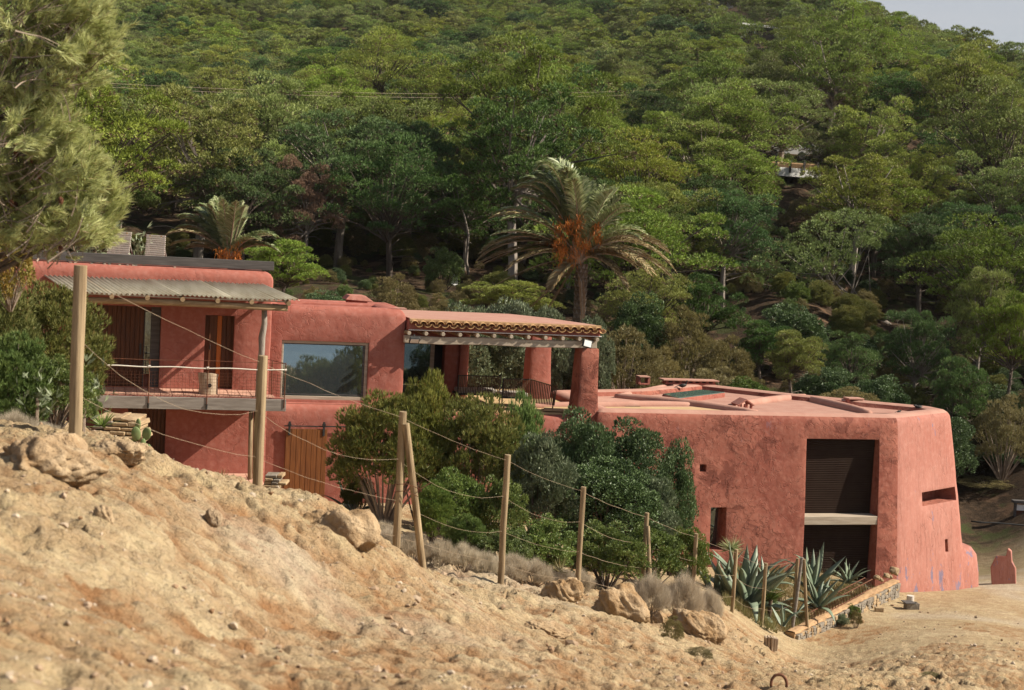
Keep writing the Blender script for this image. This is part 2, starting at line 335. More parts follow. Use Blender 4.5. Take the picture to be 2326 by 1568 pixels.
for a in [(0,3,-1.6),(-1,3,-1.35),(1,3,-2.0),(2.2,3,-2.9),(-2.2,3,-1.0),(7,10,-6.5),(14,20,-9.6),(24,30,-10.6),(30,45,-10.8),(-14,20,-2.6),(-8,10,-1.2),(-24,40,-4.5),
  (-6,52,-7.2),(6,54,-9.3),(14,56,-9.9),(26,56,-10.8),(180,500,5),(260,560,-20),(150,420,30),(300,400,25),(-350,450,75),(-300,700,140),(0,900,180),(120,800,90),(300,800,-10),(60,80,-4),(100,130,6),(-60,80,-2),(-100,130,3)]: cw(*a)
C_ = np.array(ctl); KP = 4.0; cc = np.stack([C_[:, 0]*KP, C_[:, 1]], 1)
def kern(d2): return np.sqrt(d2+.05)
n = len(cc); A = np.zeros((n+3, n+3)); A[:n, :n] = kern(((cc[:, None]-cc[None])**2).sum(-1)); A[:n, :n] -= np.eye(n)*.004
A[:n, n] = 1; A[:n, n+1:] = cc; A[n, :n] = 1; A[n+1:, :n] = cc.T
W_ = np.linalg.solve(A, np.r_[C_[:, 2], 0, 0, 0]); NC = n
def base_z(x, y):
    x = np.asarray(x, float); y = np.asarray(y, float); yc = np.maximum(y, 3.0)
    p = np.clip(x/yc, -1.3, 1.3)*KP; q = np.log(yc); sh = p.shape; p = p.ravel(); q = q.ravel(); r = np.full(p.shape, W_[NC])+W_[NC+1]*p+W_[NC+2]*q
    for i in range(NC): r += W_[i]*kern((p-cc[i, 0])**2+(q-cc[i, 1])**2)
    z = (r*yc.ravel()).reshape(sh)
    z -= np.clip(x-3-.48*np.maximum(y, 0), 0, None)*.8*np.clip((44-y)/6, 0, 1)
    return z-np.clip(-4-y, 0, None)*1.2
def hills(x, y): return np.clip((y-46)/14, 0, 1)
def relief(x, y):
    n1 = fbm(x*.55, y*.55, 4, 3); n2 = fbm(x*1.7+5, y*1.7, 4, 11); rd = 1-np.abs(2*fbm(x*1.15, y*2.1, 4, 21)-1)
    steps = fbm(x*.8+y*.25, y*.9-x*.2, 4, 31)*5; st = (steps-np.floor(steps)); st = np.where(st < .82, st*.25, .205+(st-.82)*4.4)+np.floor(steps)-steps
    pit = np.clip(fbm(x*6, y*6, 3, 41)-.52, 0, 1)
    k = np.clip((46-y)/10, 0, 1)
    bd = np.clip((y-31)/4, 0, 1)*np.clip((x*.287+42-y), 0, 1)      # trodden earth by the house is smoother
    am = k*(1-.82*bd)*np.clip(.35+y/14, 0, 1)
    fine = fbm(x*13, y*13, 3, 51)-.5; cob = np.clip(fbm(x*4.3, y*4.3, 2, 61)-.60, 0, 1)
    r = am*(.27*(n1-.5)+.12*(n2-.5)-.15*np.clip(rd-.82, 0, 1)*2.2+.24*st*np.clip((fbm(x*.3+9, y*.3, 2, 77)-.38)*4, .25, 1)-.22*pit*(n1 > .5)+.055*fine+.13*cob*(n1 > .52)+.05*(fbm(x*6.5, y*8.5, 3, 57)-.5))
    far = hills(x, y)*((fbm(x*.06, y*.06, 3, 71)-.5)*3+(fbm(x*.3, y*.3, 3, 81)-.5)*1.2)
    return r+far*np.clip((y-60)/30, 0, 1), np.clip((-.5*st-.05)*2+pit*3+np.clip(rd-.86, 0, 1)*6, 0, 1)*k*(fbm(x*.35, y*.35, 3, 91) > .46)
def gz(x, y): return float(base_z(np.array([x]), np.array([y]))[0]+relief(np.array([float(x)]), np.array([float(y)]))[0][0])
def pick(u, v, lo=40, hi=400):
    D = np.linspace(lo, hi, 700); d = ray(u, v); z = gza(d.x*D, D); i = np.argmax(z > d.z*D); return float(D[i])
def gza(x, y): return base_z(x, y)+relief(x, y)[0]
tn = np.r_[np.linspace(-1.35, -.44, 40)[:-1], np.linspace(-.44, .44, 620), np.linspace(.44, 1.35, 40)[1:]]
ys = np.r_[np.exp(np.linspace(math.log(2.2), math.log(46), 470)), np.exp(np.linspace(math.log(46), math.log(1100), 150))[1:]]
Yg, Tg = np.meshgrid(ys, tn, indexing='ij'); Xg = Yg*Tg*(1+1.2/np.maximum(Yg, 2)); rl, ho = relief(Xg, Yg); Zg = base_z(Xg, Yg)+rl
zo = np.clip(hills(Xg, Yg)*1.0, 0, 1)*(1-np.clip((Xg-18)/4, 0, 1)*np.clip((60-Yg)/4, 0, 1)*.92)
zo = np.clip(zo+np.clip(1-np.abs(Yg-39.0-.29*Xg)/6, 0, 1)*.0, 0, 1)
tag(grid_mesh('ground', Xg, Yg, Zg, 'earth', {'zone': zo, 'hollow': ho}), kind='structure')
xb, yb = np.meshgrid(np.linspace(-22, 22, 90), np.linspace(-26, 2.2, 60)); zb = base_z(xb, yb)+relief(xb, yb)[0]-.01
tag(grid_mesh('cliff_top', xb, yb, zb, 'earth', {'zone': xb*0, 'hollow': xb*0}), kind='structure')
th = np.linspace(0, 2*np.pi, 65); rr = np.array([0, 60, 200, 700, 1500, 3000.]); tt, rq = np.meshgrid(th, rr)
tag(grid_mesh('sea', rq*np.cos(tt), rq*np.sin(tt), rq*0-30, 'sea_water'), kind='structure')

# ================================================================== HOUSE
def solid(name, plan, prof, mat, parent, cuts=(), step=.45, rc=.16, lump=.018, lumpseed=0, bev=.03, world=None):
    """closed body swept along a counter-clockwise plan; prof = [(outward offset, z)...] bottom to roof; cuts = list of G boxes"""
    P = []; n = len(plan)
    for i in range(n):
        p0, p, p2 = (Vector(plan[(i+k) % n]) for k in (-1, 0, 1)); d0 = (p-p0).normalized(); d1 = (p2-p).normalized(); r = min(rc, (p-p0).length*.4, (p2-p).length*.4)
        for t in (0, .5, 1):
            a = p-d0*r; b = p+d1*r; P.append((a*(1-t)**2+p*2*t*(1-t)+b*t*t))
        e = p2-d1*min(rc, (p2-p).length*.4); s0 = p+d1*r; m_ = int((e-s0).length/step)
        P += [s0.lerp(e, k/(m_+1)) for k in range(1, m_+1)]
    N = []; m_ = len(P)
    for i in range(m_):
        a = (P[i]-P[i-1]); b = (P[(i+1) % m_]-P[i]); a.normalize(); b.normalize(); na = Vector((a.y, -a.x)); nb = Vector((b.y, -b.x)); q = (na+nb); q = q/max(q.dot(na), .6); N.append(q)
    Q = []
    for k in range(len(prof)-1):
        (o0, z0), (o1, z1) = prof[k], prof[k+1]; c_ = max(1, int(abs(z1-z0)/.4)); Q += [(o0+(o1-o0)*j/c_, z0+(z1-z0)*j/c_) for j in range(c_)]
    Q.append(prof[-1]); V = []; Fc = []
    for off, z in Q:
        for i, p in enumerate(P):
            u = lump*2*(float(fbm(np.array([i*.37+3]), np.array([z*1.3+off*2]), 3, lumpseed)[0])-.5); q = p+N[i]*(off+u); V.append((q.x, q.y, z))
    for r in range(len(Q)-1): Fc += [(r*m_+i, r*m_+(i+1) % m_, (r+1)*m_+(i+1) % m_, (r+1)*m_+i) for i in range(m_)]
    Fc += [tuple(range(m_-1, -1, -1)), tuple(range((len(Q)-1)*m_, len(Q)*m_))]
    g = G(); g.v, g.f = V, Fc; o = g.out(name, mat, parent, smooth=False)
    if cuts:
        cg = G()
        for q in cuts: cg.add(q.v, q.f)
        c = cg.out('cutter', None, None)
        if parent is not None: c.parent = parent
        md = o.modifiers.new('b', 'BOOLEAN'); md.operation = 'DIFFERENCE'; md.object = c; md.solver = 'EXACT'
    if bev:
        md = o.modifiers.new('v', 'BEVEL'); md.width = bev; md.segments = 2; md.limit_method = 'ANGLE'; md.angle_limit = R(48); md.harden_normals = False
    dg = bpy.context.evaluated_depsgraph_get(); dg.update(); me = bpy.data.meshes.new_from_object(o.evaluated_get(dg)); o.modifiers.clear(); o.data = me
    if cuts: bpy.data.objects.remove(c)
    me.polygons.foreach_set('use_smooth', [True]*len(me.polygons))
    if hasattr(me, 'set_sharp_from_angle'): me.set_sharp_from_angle(angle=R(38))
    return o
def roll(z, r=.28, par=.18, w_=.42, batter=0, zb=-9):      # rounded parapet profile
    p = [(batter, zb)]+[(-r+r*math.cos(t)*1.0, z-r+r*math.sin(t)) for t in [0, .4, .8, 1.2, 1.57]]
    return p+[(-w_, z-.005), (-w_-.10, z-.05), (-w_-.15, z-par)]
def B(x0, x1, y0, y1, z0, z1): return G().box(x0, x1, y0, y1, z0, z1)
def A(u, v, b): return hb(u, v, b)[0]
house = thing('house', 'low red plastered house with corrugated porch, balcony, picture window and tiled pergola', 'house', BO, YAW)
# --- left block
xr = -6.74
dz0, dz1 = -4.6, -2.46; d0, d1 = -12.0, A(364, 780, 0); s0, s1 = A(464, 790, 0), A(531, 790, 0)
solid('left_block_wall', [(-17, 0), (xr, 0), (xr, 7), (-17, 7)], roll(-1.40, .26, .2, .45, .02, -9.5), 'plaster_red', house,
      [B(d0, d1, -.5, .35, dz0, dz1), B(s0, s1, -.5, .28, dz0+.01, -2.62), B(A(290, 970, 0), A(376, 970, 0), -.5, .3, -8, -4.7)], lumpseed=3)
def planks(name, mat, a0, a1, n, b, z0, z1, parent, th=.03, gap=.006, mats=None):
    w_ = (a1-a0)/n
    for i in range(n):
        o = G().box(a0+i*w_+gap, a0+(i+1)*w_-gap, b-th-random.uniform(0, .006), b, z0, z1).out('plank', (mats or {}).get(i, mat), parent, .004, seg=1)
dr = G().box(d0, A(326, 780, .2), .26, .30, dz0, dz1).out('entrance_door', 'wood_dark', house); w0 = A(222, 780, .2)
planks('plank', 'wood_dark', w0-.6, A(326, 780, .2), 15, .255, dz0+.02, dz1-.02, dr)
G().box(A(315, 830, .2), A(317, 830, .2)+.03, .19, .225, -3.75, -3.45).out('door_handle', 'metal_black', dr, .005)
sg = G().box(A(328, 780, .25), A(341, 780, .25), .22, .24, dz0+.35, dz1-.15).out('side_window', 'glass_dim', house)
G().box(A(326, 780, .2), A(328, 780, .2), .17, .3, dz0, dz1).box(A(341, 780, .2), d1-.01, .17, .33, dz0, dz1).out('frame', 'timber_dark', sg, .004)
nd = G().box(s0, s1, .22, .26, dz0+.01, -2.62).out('narrow_door', 'wood_dark', house)
q0, q1 = A(473, 790, .2), A(491, 790, .2); planks('p', 'wood_dark', q0, q1, 1, .215, dz0+.02, -2.64, nd)
planks('p', 'wood_sunlit', q1, A(502, 790, .2), 1, .21, dz0+.02, -2.64, nd); planks('p', 'wood_dark', A(502, 790, .2), A(523, 790, .2), 2, .215, dz0+.02, -2.64, nd)  # middle plank painted as if sunlit, between two dark ones
G().tube([(q0+.04, .17, -3.55), (q0+.04, .17, -3.42)], .012).out('door_handle', 'metal_black', nd)
ld = G().box(A(290, 970, 0), A(376, 970, 0), .22, .26, -8, -4.7).out('lower_door', 'wood_dark', house); planks('p', 'wood_dark', A(290, 970, .2), A(374, 970, .2), 9, .215, -8, -4.72, ld)
# --- roof deck beams over the left block
g = house; bm_ = G().box(-15, xr+.02, .24, .36, -1.37, -1.13).out('deck_beam', 'timber_dark', house, .008)
G().box(-15, xr-.1, .38, .46, -1.47, -1.385).out('deck_joist', 'timber_dark', house, .008)
for i, u in enumerate([160, 171, 208, 238, 249, 272, 290, 303, 309, 397]):
    G().box(A(u, 593, .3)-.03, A(u, 593, .3)+.03, .20, .28, -1.43, -1.385).out('deck_block', 'wood_pale' if i % 2 else 'wood_grey', house, .004)
# --- corrugated porch roof
def corr(a0, a1, skew, dz, b0=.0, b1=-1.98):
    n = int((a1-a0)/.115*8); g = G(); V = []
    for j, t in enumerate([0, .5, 1]):
        for i in range(n+1):
            a = a0+(a1-a0)*i/n+skew*t; V.append((a, b0+(b1-b0)*t+ .03*math.sin(a*3), -1.76-.275*t+.03*math.sin(i/8*2*math.pi)+dz+.012*math.sin(a*2+t)))
    g.add(V, [(j*(n+1)+i, j*(n+1)+i+1, (j+1)*(n+1)+i+1, (j+1)*(n+1)+i) for j in range(2) for i in range(n)])
    o = g.out('corrugated_sheet', 'corrugated', house, smooth=True); md = o.modifiers.new('t', 'SOLIDIFY'); md.thickness = .006; return o
for k, (a0, a1, sk, dz) in enumerate([(-12.6, -11.1, .62, 0), (-11.2, -9.9, .64, .012), (-10.0, -8.7, .66, .024), (-8.8, -7.45, .68, .012), (-7.55, -6.98, .70, .026)]): corr(a0, a1, sk, dz)
G().tube([(-12, -1.80, -2.25), (-10, -1.80, -2.21), (-8, -1.81, -2.23), (A(653, 697, -1.8), -1.8, -2.24)], [.075, .085, .08, .088], 10).out('log_beam', 'wood_log', house, smooth=True)
for u in (249, 330, 410, 490, 567, 651):
    a = A(u, 678, -1.95); G().tube([(a+.05, -2.02, -2.115), (a-.1, 0, -1.9)], [.06, .05], 8).out('rafter', 'wood_log', house)
G().box(-12, -6.5, -1.93, -1.86, -2.09, -2.06).out('batten', 'wood_pale', house)
pa, pb = A(600, 704, -1.35), -1.35
G().tube([(pa, pb, -2.3), (pa+.02, pb, -2.7), (pa-.03, pb, -3.05), (pa-.02, pb, -3.4), (pa-.05, pb, -4.0), (pa-.06, pb, -4.62)], [.07, .075, .09, .08, .09, .085], 9).out('porch_column', 'bark_pale', house, smooth=True)
# --- balcony
bf = -1.5; fz = -4.6
bal = G().prism([(-14, 0), (-14, bf+.04), (A(645, 907, bf)-.02, bf+.04), (A(601, 891, 0)-.2, 0)], fz-.09, fz-.02).out('balcony', 'plaster_red', house)
tz = fz-.015; na = 20; nb_ = 5
for i in range(na):
    for j in range(nb_):
        a0 = -11.95+i*.29; b0 = bf+.06+j*.285
        if a0+.29 > A(640, 907, bf)-(b0-bf)*.42+.08: continue
        G().box(a0+.008, a0+.282, b0+.008, b0+.277, tz-.004, tz+.012+random.uniform(0, .004)).out('floor_tile', 'paving', bal, .003, seg=1)
G().box(-14, A(649, 915, bf), bf-.06, bf+.035, -4.95, -4.64).out('edge_board', 'wood_grey', bal, .008)
for i in range(9): G().box(-12+i*.62, -11.9+i*.62, bf+.04, -.02, -4.9, fz-.095).out('joist', 'wood_grey', bal, .004)
for k in range(-3, 3): pass
posts = [A(338, 870, bf), A(470.5, 870, bf), A(625, 860, bf)-.02, A(649, 870, bf)-.03]
rl_ = G(); rr_ = rl_
railing = G().tube([(-12.5, bf-.07, -3.66), (posts[0], bf-.07, -3.70), (posts[1], bf-.07, -3.68), (posts[3], bf-.07, -3.70), (posts[3]-.42, -.1, -3.72)], .008, 5).out('railing', 'rust', house)
for k, a in enumerate(posts):
    b0 = bf-.07 if k != 2 else bf+.5
    G().tube([(a-(.0 if k != 2 else .02), b0, -3.68), (a, b0, -4.86)], .014, 5).out('post', 'rust', railing)
    if k < 2: G().tube([(a, bf-.075, -4.8), (a, bf-.066, -4.93)], [.03, .02], 6).out('bracket', 'metal_black', railing)
rp = []
for a in np.linspace(-12.2, posts[3], 40): rp.append((a, bf-.09, -3.86-.0-.02*math.sin((a+12.2)*2.2)**2))
G().tube(rp, .017, 6).out('rope', 'rope_white', railing, smooth=True)
for a in (posts[0], posts[1], posts[3]): G().tube([(a-.03, bf-.09, -3.87), (a+.03, bf-.09, -3.86)], .032, 6).out('knot', 'rope_white', railing)
net = G()
for i in range(58):
    a = -12.0+i*.096+random.uniform(-.008, .008)
    if a < posts[3]: net.tube([(a, bf-.06, -4.6), (a+random.uniform(-.01, .01), bf-.06, -3.98)], .0035, 3, False)
for j in range(8): net.tube([(a, bf-.06, -4.56+j*.08+.006*math.sin(a*5+j)) for a in np.linspace(-12, posts[3], 12)], .0035, 3, False)
for j in range(8): net.tube([(posts[3], bf-.04, -4.56+j*.08), (posts[3]-.1, bf+.3, -4.54+j*.08), (posts[3]-.4, -.15, -4.56+j*.08)], .004, 3, False)
for i in range(12): net.tube([(posts[3]-.033*i, bf+.12*i, -4.6), (posts[3]-.033*i, bf+.12*i, -4.0)], .004, 3, False)
tag(net.out('wire_mesh', 'rust', railing), kind='stuff')
G().tube([(A(570, 933, -1.0), -1.0, -4.95), (A(568, 1098, -1.0), -1.0, -7.6)], .06, 10).tube([(A(570, 933, -1.0)+.13, -.85, -4.95), (A(568, 1098, -1.0)+.13, -.85, -7.6)], .05, 8).out('support_post', 'wood_post', house, smooth=True)
# --- middle block with the picture window
wa0, wa1, wz0, wz1 = -6.39, -3.98, -4.89, -3.26
solid('middle_block_wall', [(-7.0, .5), (-2.95, .5), (-2.95, 3.2), (-7.0, 3.2)], roll(-2.29, .27, .2, .5, .02, -9.5), 'plaster_red', house, [B(wa0, wa1, 0, .68, wz0, wz1)], lumpseed=9, rc=.14)
fr = G().box(wa0+.005, wa1-.005, .55, .66, wz0, wz0+.10).box(wa0+.005, wa1-.005, .55, .66, wz1-.08, wz1).box(wa0+.005, wa0+.06, .55, .66, wz0+.10, wz1-.08).box(wa1-.09, wa1-.005, .55, .66, wz0+.10, wz1-.08).out('picture_window', 'wood_pale', house, .01)
G().box(wa0+.062, wa1-.092, .60, .605, wz0+.102, wz1-.082, Matrix.Translation((0, .6, -4)) @ Matrix.Rotation(R(-1.9), 4, 'X') @ Matrix.Translation((0, -.6, 4))).out('pane', 'glass', fr)
G().box(wa0+.06, wa1-.09, .575, .60, wz0+.10, wz0+.16).box(wa0+.06, wa1-.09, .575, .60, wz1-.11, wz1-.08).box(wa1-.15, wa1-.09, .575, .60, wz0+.16, wz1-.11).out('inner_frame', 'timber_dark', fr, .004)
solid('lower_wall', [(-6.9, .05), (-2.6, .05), (-2.6, 1.2), (-6.9, 1.2)], [(.04, -9.5), (0, -5.3), (-.02, -5.12), (-.07, -5.02), (-.16, -4.97), (-.4, -4.96)], 'plaster_red', house, lumpseed=5, rc=.1)
ba0, ba1 = A(648, 1000, 0), A(742, 1000, 0)
bd = G().box(ba0, ba1, -.03, .03, -7.85, -5.63).out('barn_door', 'wood_orange', house); planks('p', 'wood_orange', ba0, ba1, 8, -.03, -7.85, -5.62, bd, .022)
for a in (A(657, 965, 0), A(735, 965, 0)): G().box(a-.03, a+.03, -.075, -.056, -5.80, -5.42).tube([(a, -.09, -5.50), (a, -.05, -5.50)], .05, 10).out('hanger', 'metal_black', bd, .003)
G().box(A(645, 965, 0), A(792, 965, 0), -.06, -.03, -5.56, -5.53).out('door_rail', 'metal_black', house)
# rear blocks and roof furniture of the middle block
solid('rear_block_wall', [(-7.05, 3.32), (-3.0, 3.32), (-2.05, 5.0), (-2.0, 8), (-7.05, 8)], roll(-2.52, .2, .12, .4, 0, -5), 'plaster_red', house, lumpseed=12)
def lcl(u, v, z): return loc(hitz(u, v, z))
def chimney(u, v, zt, b, wd, dp, h, kind, parent, label=None):
    a = A(u, v, b); z1 = hb(u, v, b)[1]
    st = G()
    if kind == 'gable':
        st.box(a-wd*.38, a+wd*.32, b-dp*.3, b+dp*.3, z1-h, z1-.08); o = st.out('chimney', 'plaster_red', parent, .02)
        G().add([(a-wd/2, b-dp*.6, z1-.06), (a+wd/2, b-dp*.6, z1-.10), (a+wd*.2, b-dp*.5, z1+.08), (a-wd*.35, b-dp*.5, z1+.08), (a-wd/2, b+dp*.6, z1-.06), (a+wd/2, b+dp*.6, z1-.10), (a+wd*.2, b+dp*.5, z1+.08), (a-wd*.35, b+dp*.5, z1+.08)], [(0, 1, 2, 3), (7, 6, 5, 4), (3, 2, 6, 7), (0, 3, 7, 4), (1, 5, 6, 2), (0, 4, 5, 1)]).out('cap', 'plaster_bright', o, .015)
    elif kind == 'hut':
        for x0, x1 in ((-.5, -.36), (-.07, .07), (.36, .5)): st.box(a+wd*x0, a+wd*x1, b-dp*.5, b-dp*.3, z1-h, z1-.14).box(a+wd*x0, a+wd*x1, b+dp*.3, b+dp*.5, z1-h, z1-.14)
        st.box(a-wd*.5, a+wd*.5, b-dp*.5, b+dp*.5, z1-h, z1-h+.1); o = st.out('chimney', 'plaster_red', parent, .012)
        for s_ in (-1, 1): G().add([(a, b-dp*.62, z1+.03), (a+s_*wd*.62, b-dp*.62, z1-.15), (a+s_*wd*.62, b+dp*.62, z1-.15), (a, b+dp*.62, z1+.03), (a, b-dp*.62, z1-.02), (a+s_*wd*.55, b-dp*.62, z1-.19), (a+s_*wd*.55, b+dp*.62, z1-.19), (a, b+dp*.62, z1-.02)], [(0, 1, 2, 3), (7, 6, 5, 4), (0, 4, 5, 1), (3, 2, 6, 7), (1, 5, 6, 2), (0, 3, 7, 4)]).out('cap_slab', 'plaster_bright', o, .01)
    else:
        n = max(2, int(wd/.28)+1)
        for i in range(n): x = a-wd*.42+wd*.84*i/(n-1); st.box(x-.05, x+.05, b-dp*.35, b+dp*.35, z1-h, z1-.05)
        st.box(a-wd*.45, a+wd*.45, b-dp*.4, b+dp*.4, z1-h-.02, z1-h+.05)
        o = st.out('chimney', 'plaster_red', parent, .012); G().box(a-wd*.5, a+wd*.5, b-dp*.5, b+dp*.5, z1-.05, z1).out('cap', 'plaster_roof', o, .012)
    return o
chimney(812, 676, 0, 5.2, .88, .7, .62, 'gable', house); chimney(901, 699, 0, 4.6, .55, .4, .3, 'flat', house)
# --- porch behind the pergola
tz_ = -5.10
solid('porch_wall', [(-2.9, 3.6), (A(1041, 830, 3.6), 3.6), (A(1063, 850, 4.3), 4.3), (A(1063, 850, 4.6), 7), (-2.9, 7)], [(0, -6), (0, -2.9), (-.5, -2.88)], 'plaster_red', house,
      [B(-2.6, A(1008, 850, 3.6), 3.2, 3.95, tz_, -3.45)], lumpseed=15, rc=.08)
gd = G().box(-2.95, A(985, 830, 3.8), 3.84, 3.86, tz_+.02, -3.50).out('glass_door', 'glass_dim', house)
G().box(A(976, 830, 3.8), A(985, 830, 3.8), 3.80, 3.835, tz_, -3.5).out('stile', 'wood_pale', gd); G().box(A(985, 830, 3.8), A(1008, 830, 3.6), 3.90, 3.93, tz_, -3.5).box(-2.95, A(1008, 830, 3.6), 3.78, 3.83, -3.52, -3.46).out('frame', 'dark_inside', gd)  # dark sheet stands in for the unlit opening beside the door
solid('terrace', [(-2.62, .25), (2.9, .25), (2.9, 7), (-2.62, 7)], [(.06, -10.5), (0, -5.3), (-.06, -5.22), (-.25, tz_-.08)], 'plaster_red', house, lumpseed=20)
G().box(-2.4, 2.6, .6, 6.6, tz_-.10, tz_-.02).out('terrace_floor', 'sand_floor', house)
# --- pergola
pf = .25; pz = -2.53
bk = [lcl(927, 714, pz+.05), lcl(1242, 728, pz+.05), lcl(1283, 738, pz)]
pr = solid('pergola_roof', [(-2.94, pf), (2.72, pf), (1.95, 3.0), (1.15, 4.3), (-2.94, 4.3)], [(0, -2.86), (.0, -2.66), (-.04, -2.58), (-.25, -2.54)], 'plaster_red', house, lump=.006, rc=.06, bev=0)
G().prism([(-2.9, pf+.12), (2.6, pf+.12), (1.85, 2.9), (1.05, 4.15), (-2.9, 4.15)], -2.548, -2.515).out('roof_top', 'plaster_roof', pr, .01)
def tile(cv):
    g = G(); V = []; n = 8; th_ = .014
    for t, (y, z, rr2) in enumerate([(.30, .045, .098), (0, 0, .112)]):
        for sgn in (0, 1):
            for i in range(n+1):
                a = math.pi*i/n; r = rr2-(th_ if sgn else 0); V.append((r*math.cos(a), y, z+(r*math.sin(a))*cv*.85))
    m_ = n+1
    for i in range(n): g.f += [(i, i+1, 2*m_+i+1, 2*m_+i), (m_+i, 3*m_+i, 3*m_+i+1, m_+i+1), (2*m_+i, 2*m_+i+1, 3*m_+i+1, 3*m_+i), (i, m_+i, m_+i+1, i+1)]
    g.f += [(0, 2*m_, 3*m_, m_), (n, m_+n, 3*m_+n, 2*m_+n)]; g.v = V
    return g
t1 = tile(1).out('roof_tile', 'tile_clay', pr, smooth=True); t2 = tile(-1).out('roof_tile', 'tile_clay', pr, smooth=True); nT = 23; sp = (2.74+2.90)/nT
for i in range(nT):
    a = -2.80+i*sp; o = t1 if i == 0 else link('roof_tile', t1.data, None, pr); o.location = (a, pf-.17+random.uniform(-.012, .012), -2.665+random.uniform(-.006, .006)); o.rotation_euler = (random.uniform(-.04, .04), random.uniform(-.05, .05), random.uniform(-.06, .06))
    o = t2 if i == 0 else link('roof_tile', t2.data, None, pr); o.location = (a+sp/2, pf-.15+random.uniform(-.01, .01), -2.655); o.rotation_euler = (random.uniform(-.03, .03), 0, random.uniform(-.05, .05))
G().box(-2.92, 2.72, pf-.02, pf+.12, -2.60, -2.525).out('tile_bed', 'mortar', pr, .01)
G().box(-2.94, 2.74, pf-.05, pf+.02, -2.845, -2.825).out('drip_strip', 'white_paint', pr, .002)
for i in range(12):
    a = A(928.5+(1356-928.5)*i/11, 762, .1); dd = random.uniform(-.03, .03)
    G().tube([(a, .10+dd, -2.92), (a-.02, 4.0, -2.92)], [.058, .05], 9).out('rafter', 'wood_log', house, smooth=True)
    G().tube([(a, .085+dd, -2.92), (a, .099+dd, -2.92)], [.05, .056], 9).out('rafter_end', 'wood_pale', house)
g = G(); ps = [(-3.05, .32, -3.10), (-2, .32, -3.12), (-.8, .33, -3.085), (.6, .32, -3.11), (1.8, .32, -3.09), (2.62, .32, -3.08)]; V = []
for (a, b_, z) in ps: V += [(a, b_-.08, z-.105), (a, b_+.08, z-.105), (a, b_+.08, z+.105), (a, b_-.08, z+.10)]
Fb = [(i*4+k, i*4+(k+1) % 4, (i+1)*4+(k+1) % 4, (i+1)*4+k) for i in range(5) for k in range(4)]+[(0, 1, 2, 3), (23, 22, 21, 20)]
g.add(V, Fb).out('front_beam', 'wood_pale', house, .015)
G().box(-2.9, 2.0, 4.0, 4.15, -3.1, -2.95).out('rear_beam', 'wood_pale', house)
def flood(a, z, tilt, nm=''):
    M_ = Matrix.Translation((a, .10, z)) @ Matrix.Rotation(tilt[0], 4, 'X') @ Matrix.Rotation(tilt[1], 4, 'Z') @ Matrix.Rotation(tilt[2], 4, 'Y')
    o = G().box(-.14, .14, -.04, .04, -.11, .11, M_).out('floodlight', 'metal_black', house, .01); G().box(-.115, .115, -.048, -.041, -.088, .088, M_).out('lens', 'white_paint', o)
    G().box(-.02, .02, .03, .14, .02, .05, M_).out('bracket', 'metal_black', o)
flood(A(941, 772, .1), hb(941, 772, .1)[1], (.9, 0, 0)); flood(A(1333, 781, .1), hb(1333, 781, .1)[1], (-.15, .15, .2))
def pillar(name, plan_top, ztop, zbot, spread, mat, seed):
    return solid(name, plan_top, [(spread, zbot), (spread*.35, (ztop+zbot)/2), (0, ztop-.04), (-.03, ztop)], mat, house, lump=.03, step=.25, rc=.07, lumpseed=seed, bev=0)
c0, c1 = A(1320, 790, .25), A(1360, 790, .25)
pillar('front_pillar', [(c0, .2), (c1, .2), (c1, .85), (c0, .85)], -3.19, -5.45, .13, 'plaster_worn', 31)
c0, c1 = A(1206, 790, 3.9), A(1252, 790, 3.9)
pillar('rear_pillar', [(c0, 3.9), (c1, 3.9), (c1, 4.5), (c0, 4.5)], -2.9, -5.3, .09, 'plaster_red', 33)
pillar('end_pier', [(A(1043, 830, 3.5), 3.5), (A(1062, 830, 3.5), 3.5), (A(1062, 830, 3.5), 4.1), (A(1043, 830, 3.5), 4.1)], -2.9, -5.3, .05, 'plaster_red', 34)
# --- lounge sofas under the pergola
def sofa(u0, u1, b, label, wing):
    a0, a1 = A(u0, 870, b), A(u1, 870, b); t = thing('outdoor_sofa', label, 'sofa', wld((a0+a1)/2, b, tz_-.02), YAW); L_ = (a1-a0)/2; zt = -4.28-(tz_-.02)
    G().tube([(-L_, .0, zt), (L_, .0, zt)], .018, 6).tube([(-L_, 0, 0), (-L_, 0, zt)], .018, 6).tube([(L_, 0, 0), (L_, 0, zt)], .018, 6).tube([(-L_, 0, .3), (L_, 0, .3)], .018, 6).box(-L_, L_, .05, .7, .25, .3).out('frame', 'metal_black', t)
    g = G(); n = int(2*L_/.05)
    for i in range(n): x = -L_+2*L_*(i+.5)/n; g.tube([(x, 0, .3), (x+.01, -.01, zt)], .018, 4, False)
    tag(g.out('woven_back', 'cane', t), kind='stuff')
    if wing:
        g = G(); G().tube([(L_, 0, zt), (L_+.62, -.55, zt-.14), (L_+.52, -.55, -.0)], .02, 6).out('arm_frame', 'cane', t)
        for i in range(16): x = i/15; g.tube([(L_+.6*x-.03*x, -.55*x, .15), (L_+.62*x, -.55*x, zt-.14*x)], .02, 4, False)
        tag(g.out('woven_arm', 'cane', t), kind='stuff')
    G().box(-L_+.05, L_-.05, .08, .7, .3, .42).out('cushion', 'cushion', t, .03); return t
sofa(1040, 1136, 2.2, 'dark woven outdoor sofa with straight back nearer the glass door', False); sofa(1142, 1206, 1.6, 'dark woven outdoor sofa with slanting side beside the rear pillar', True)
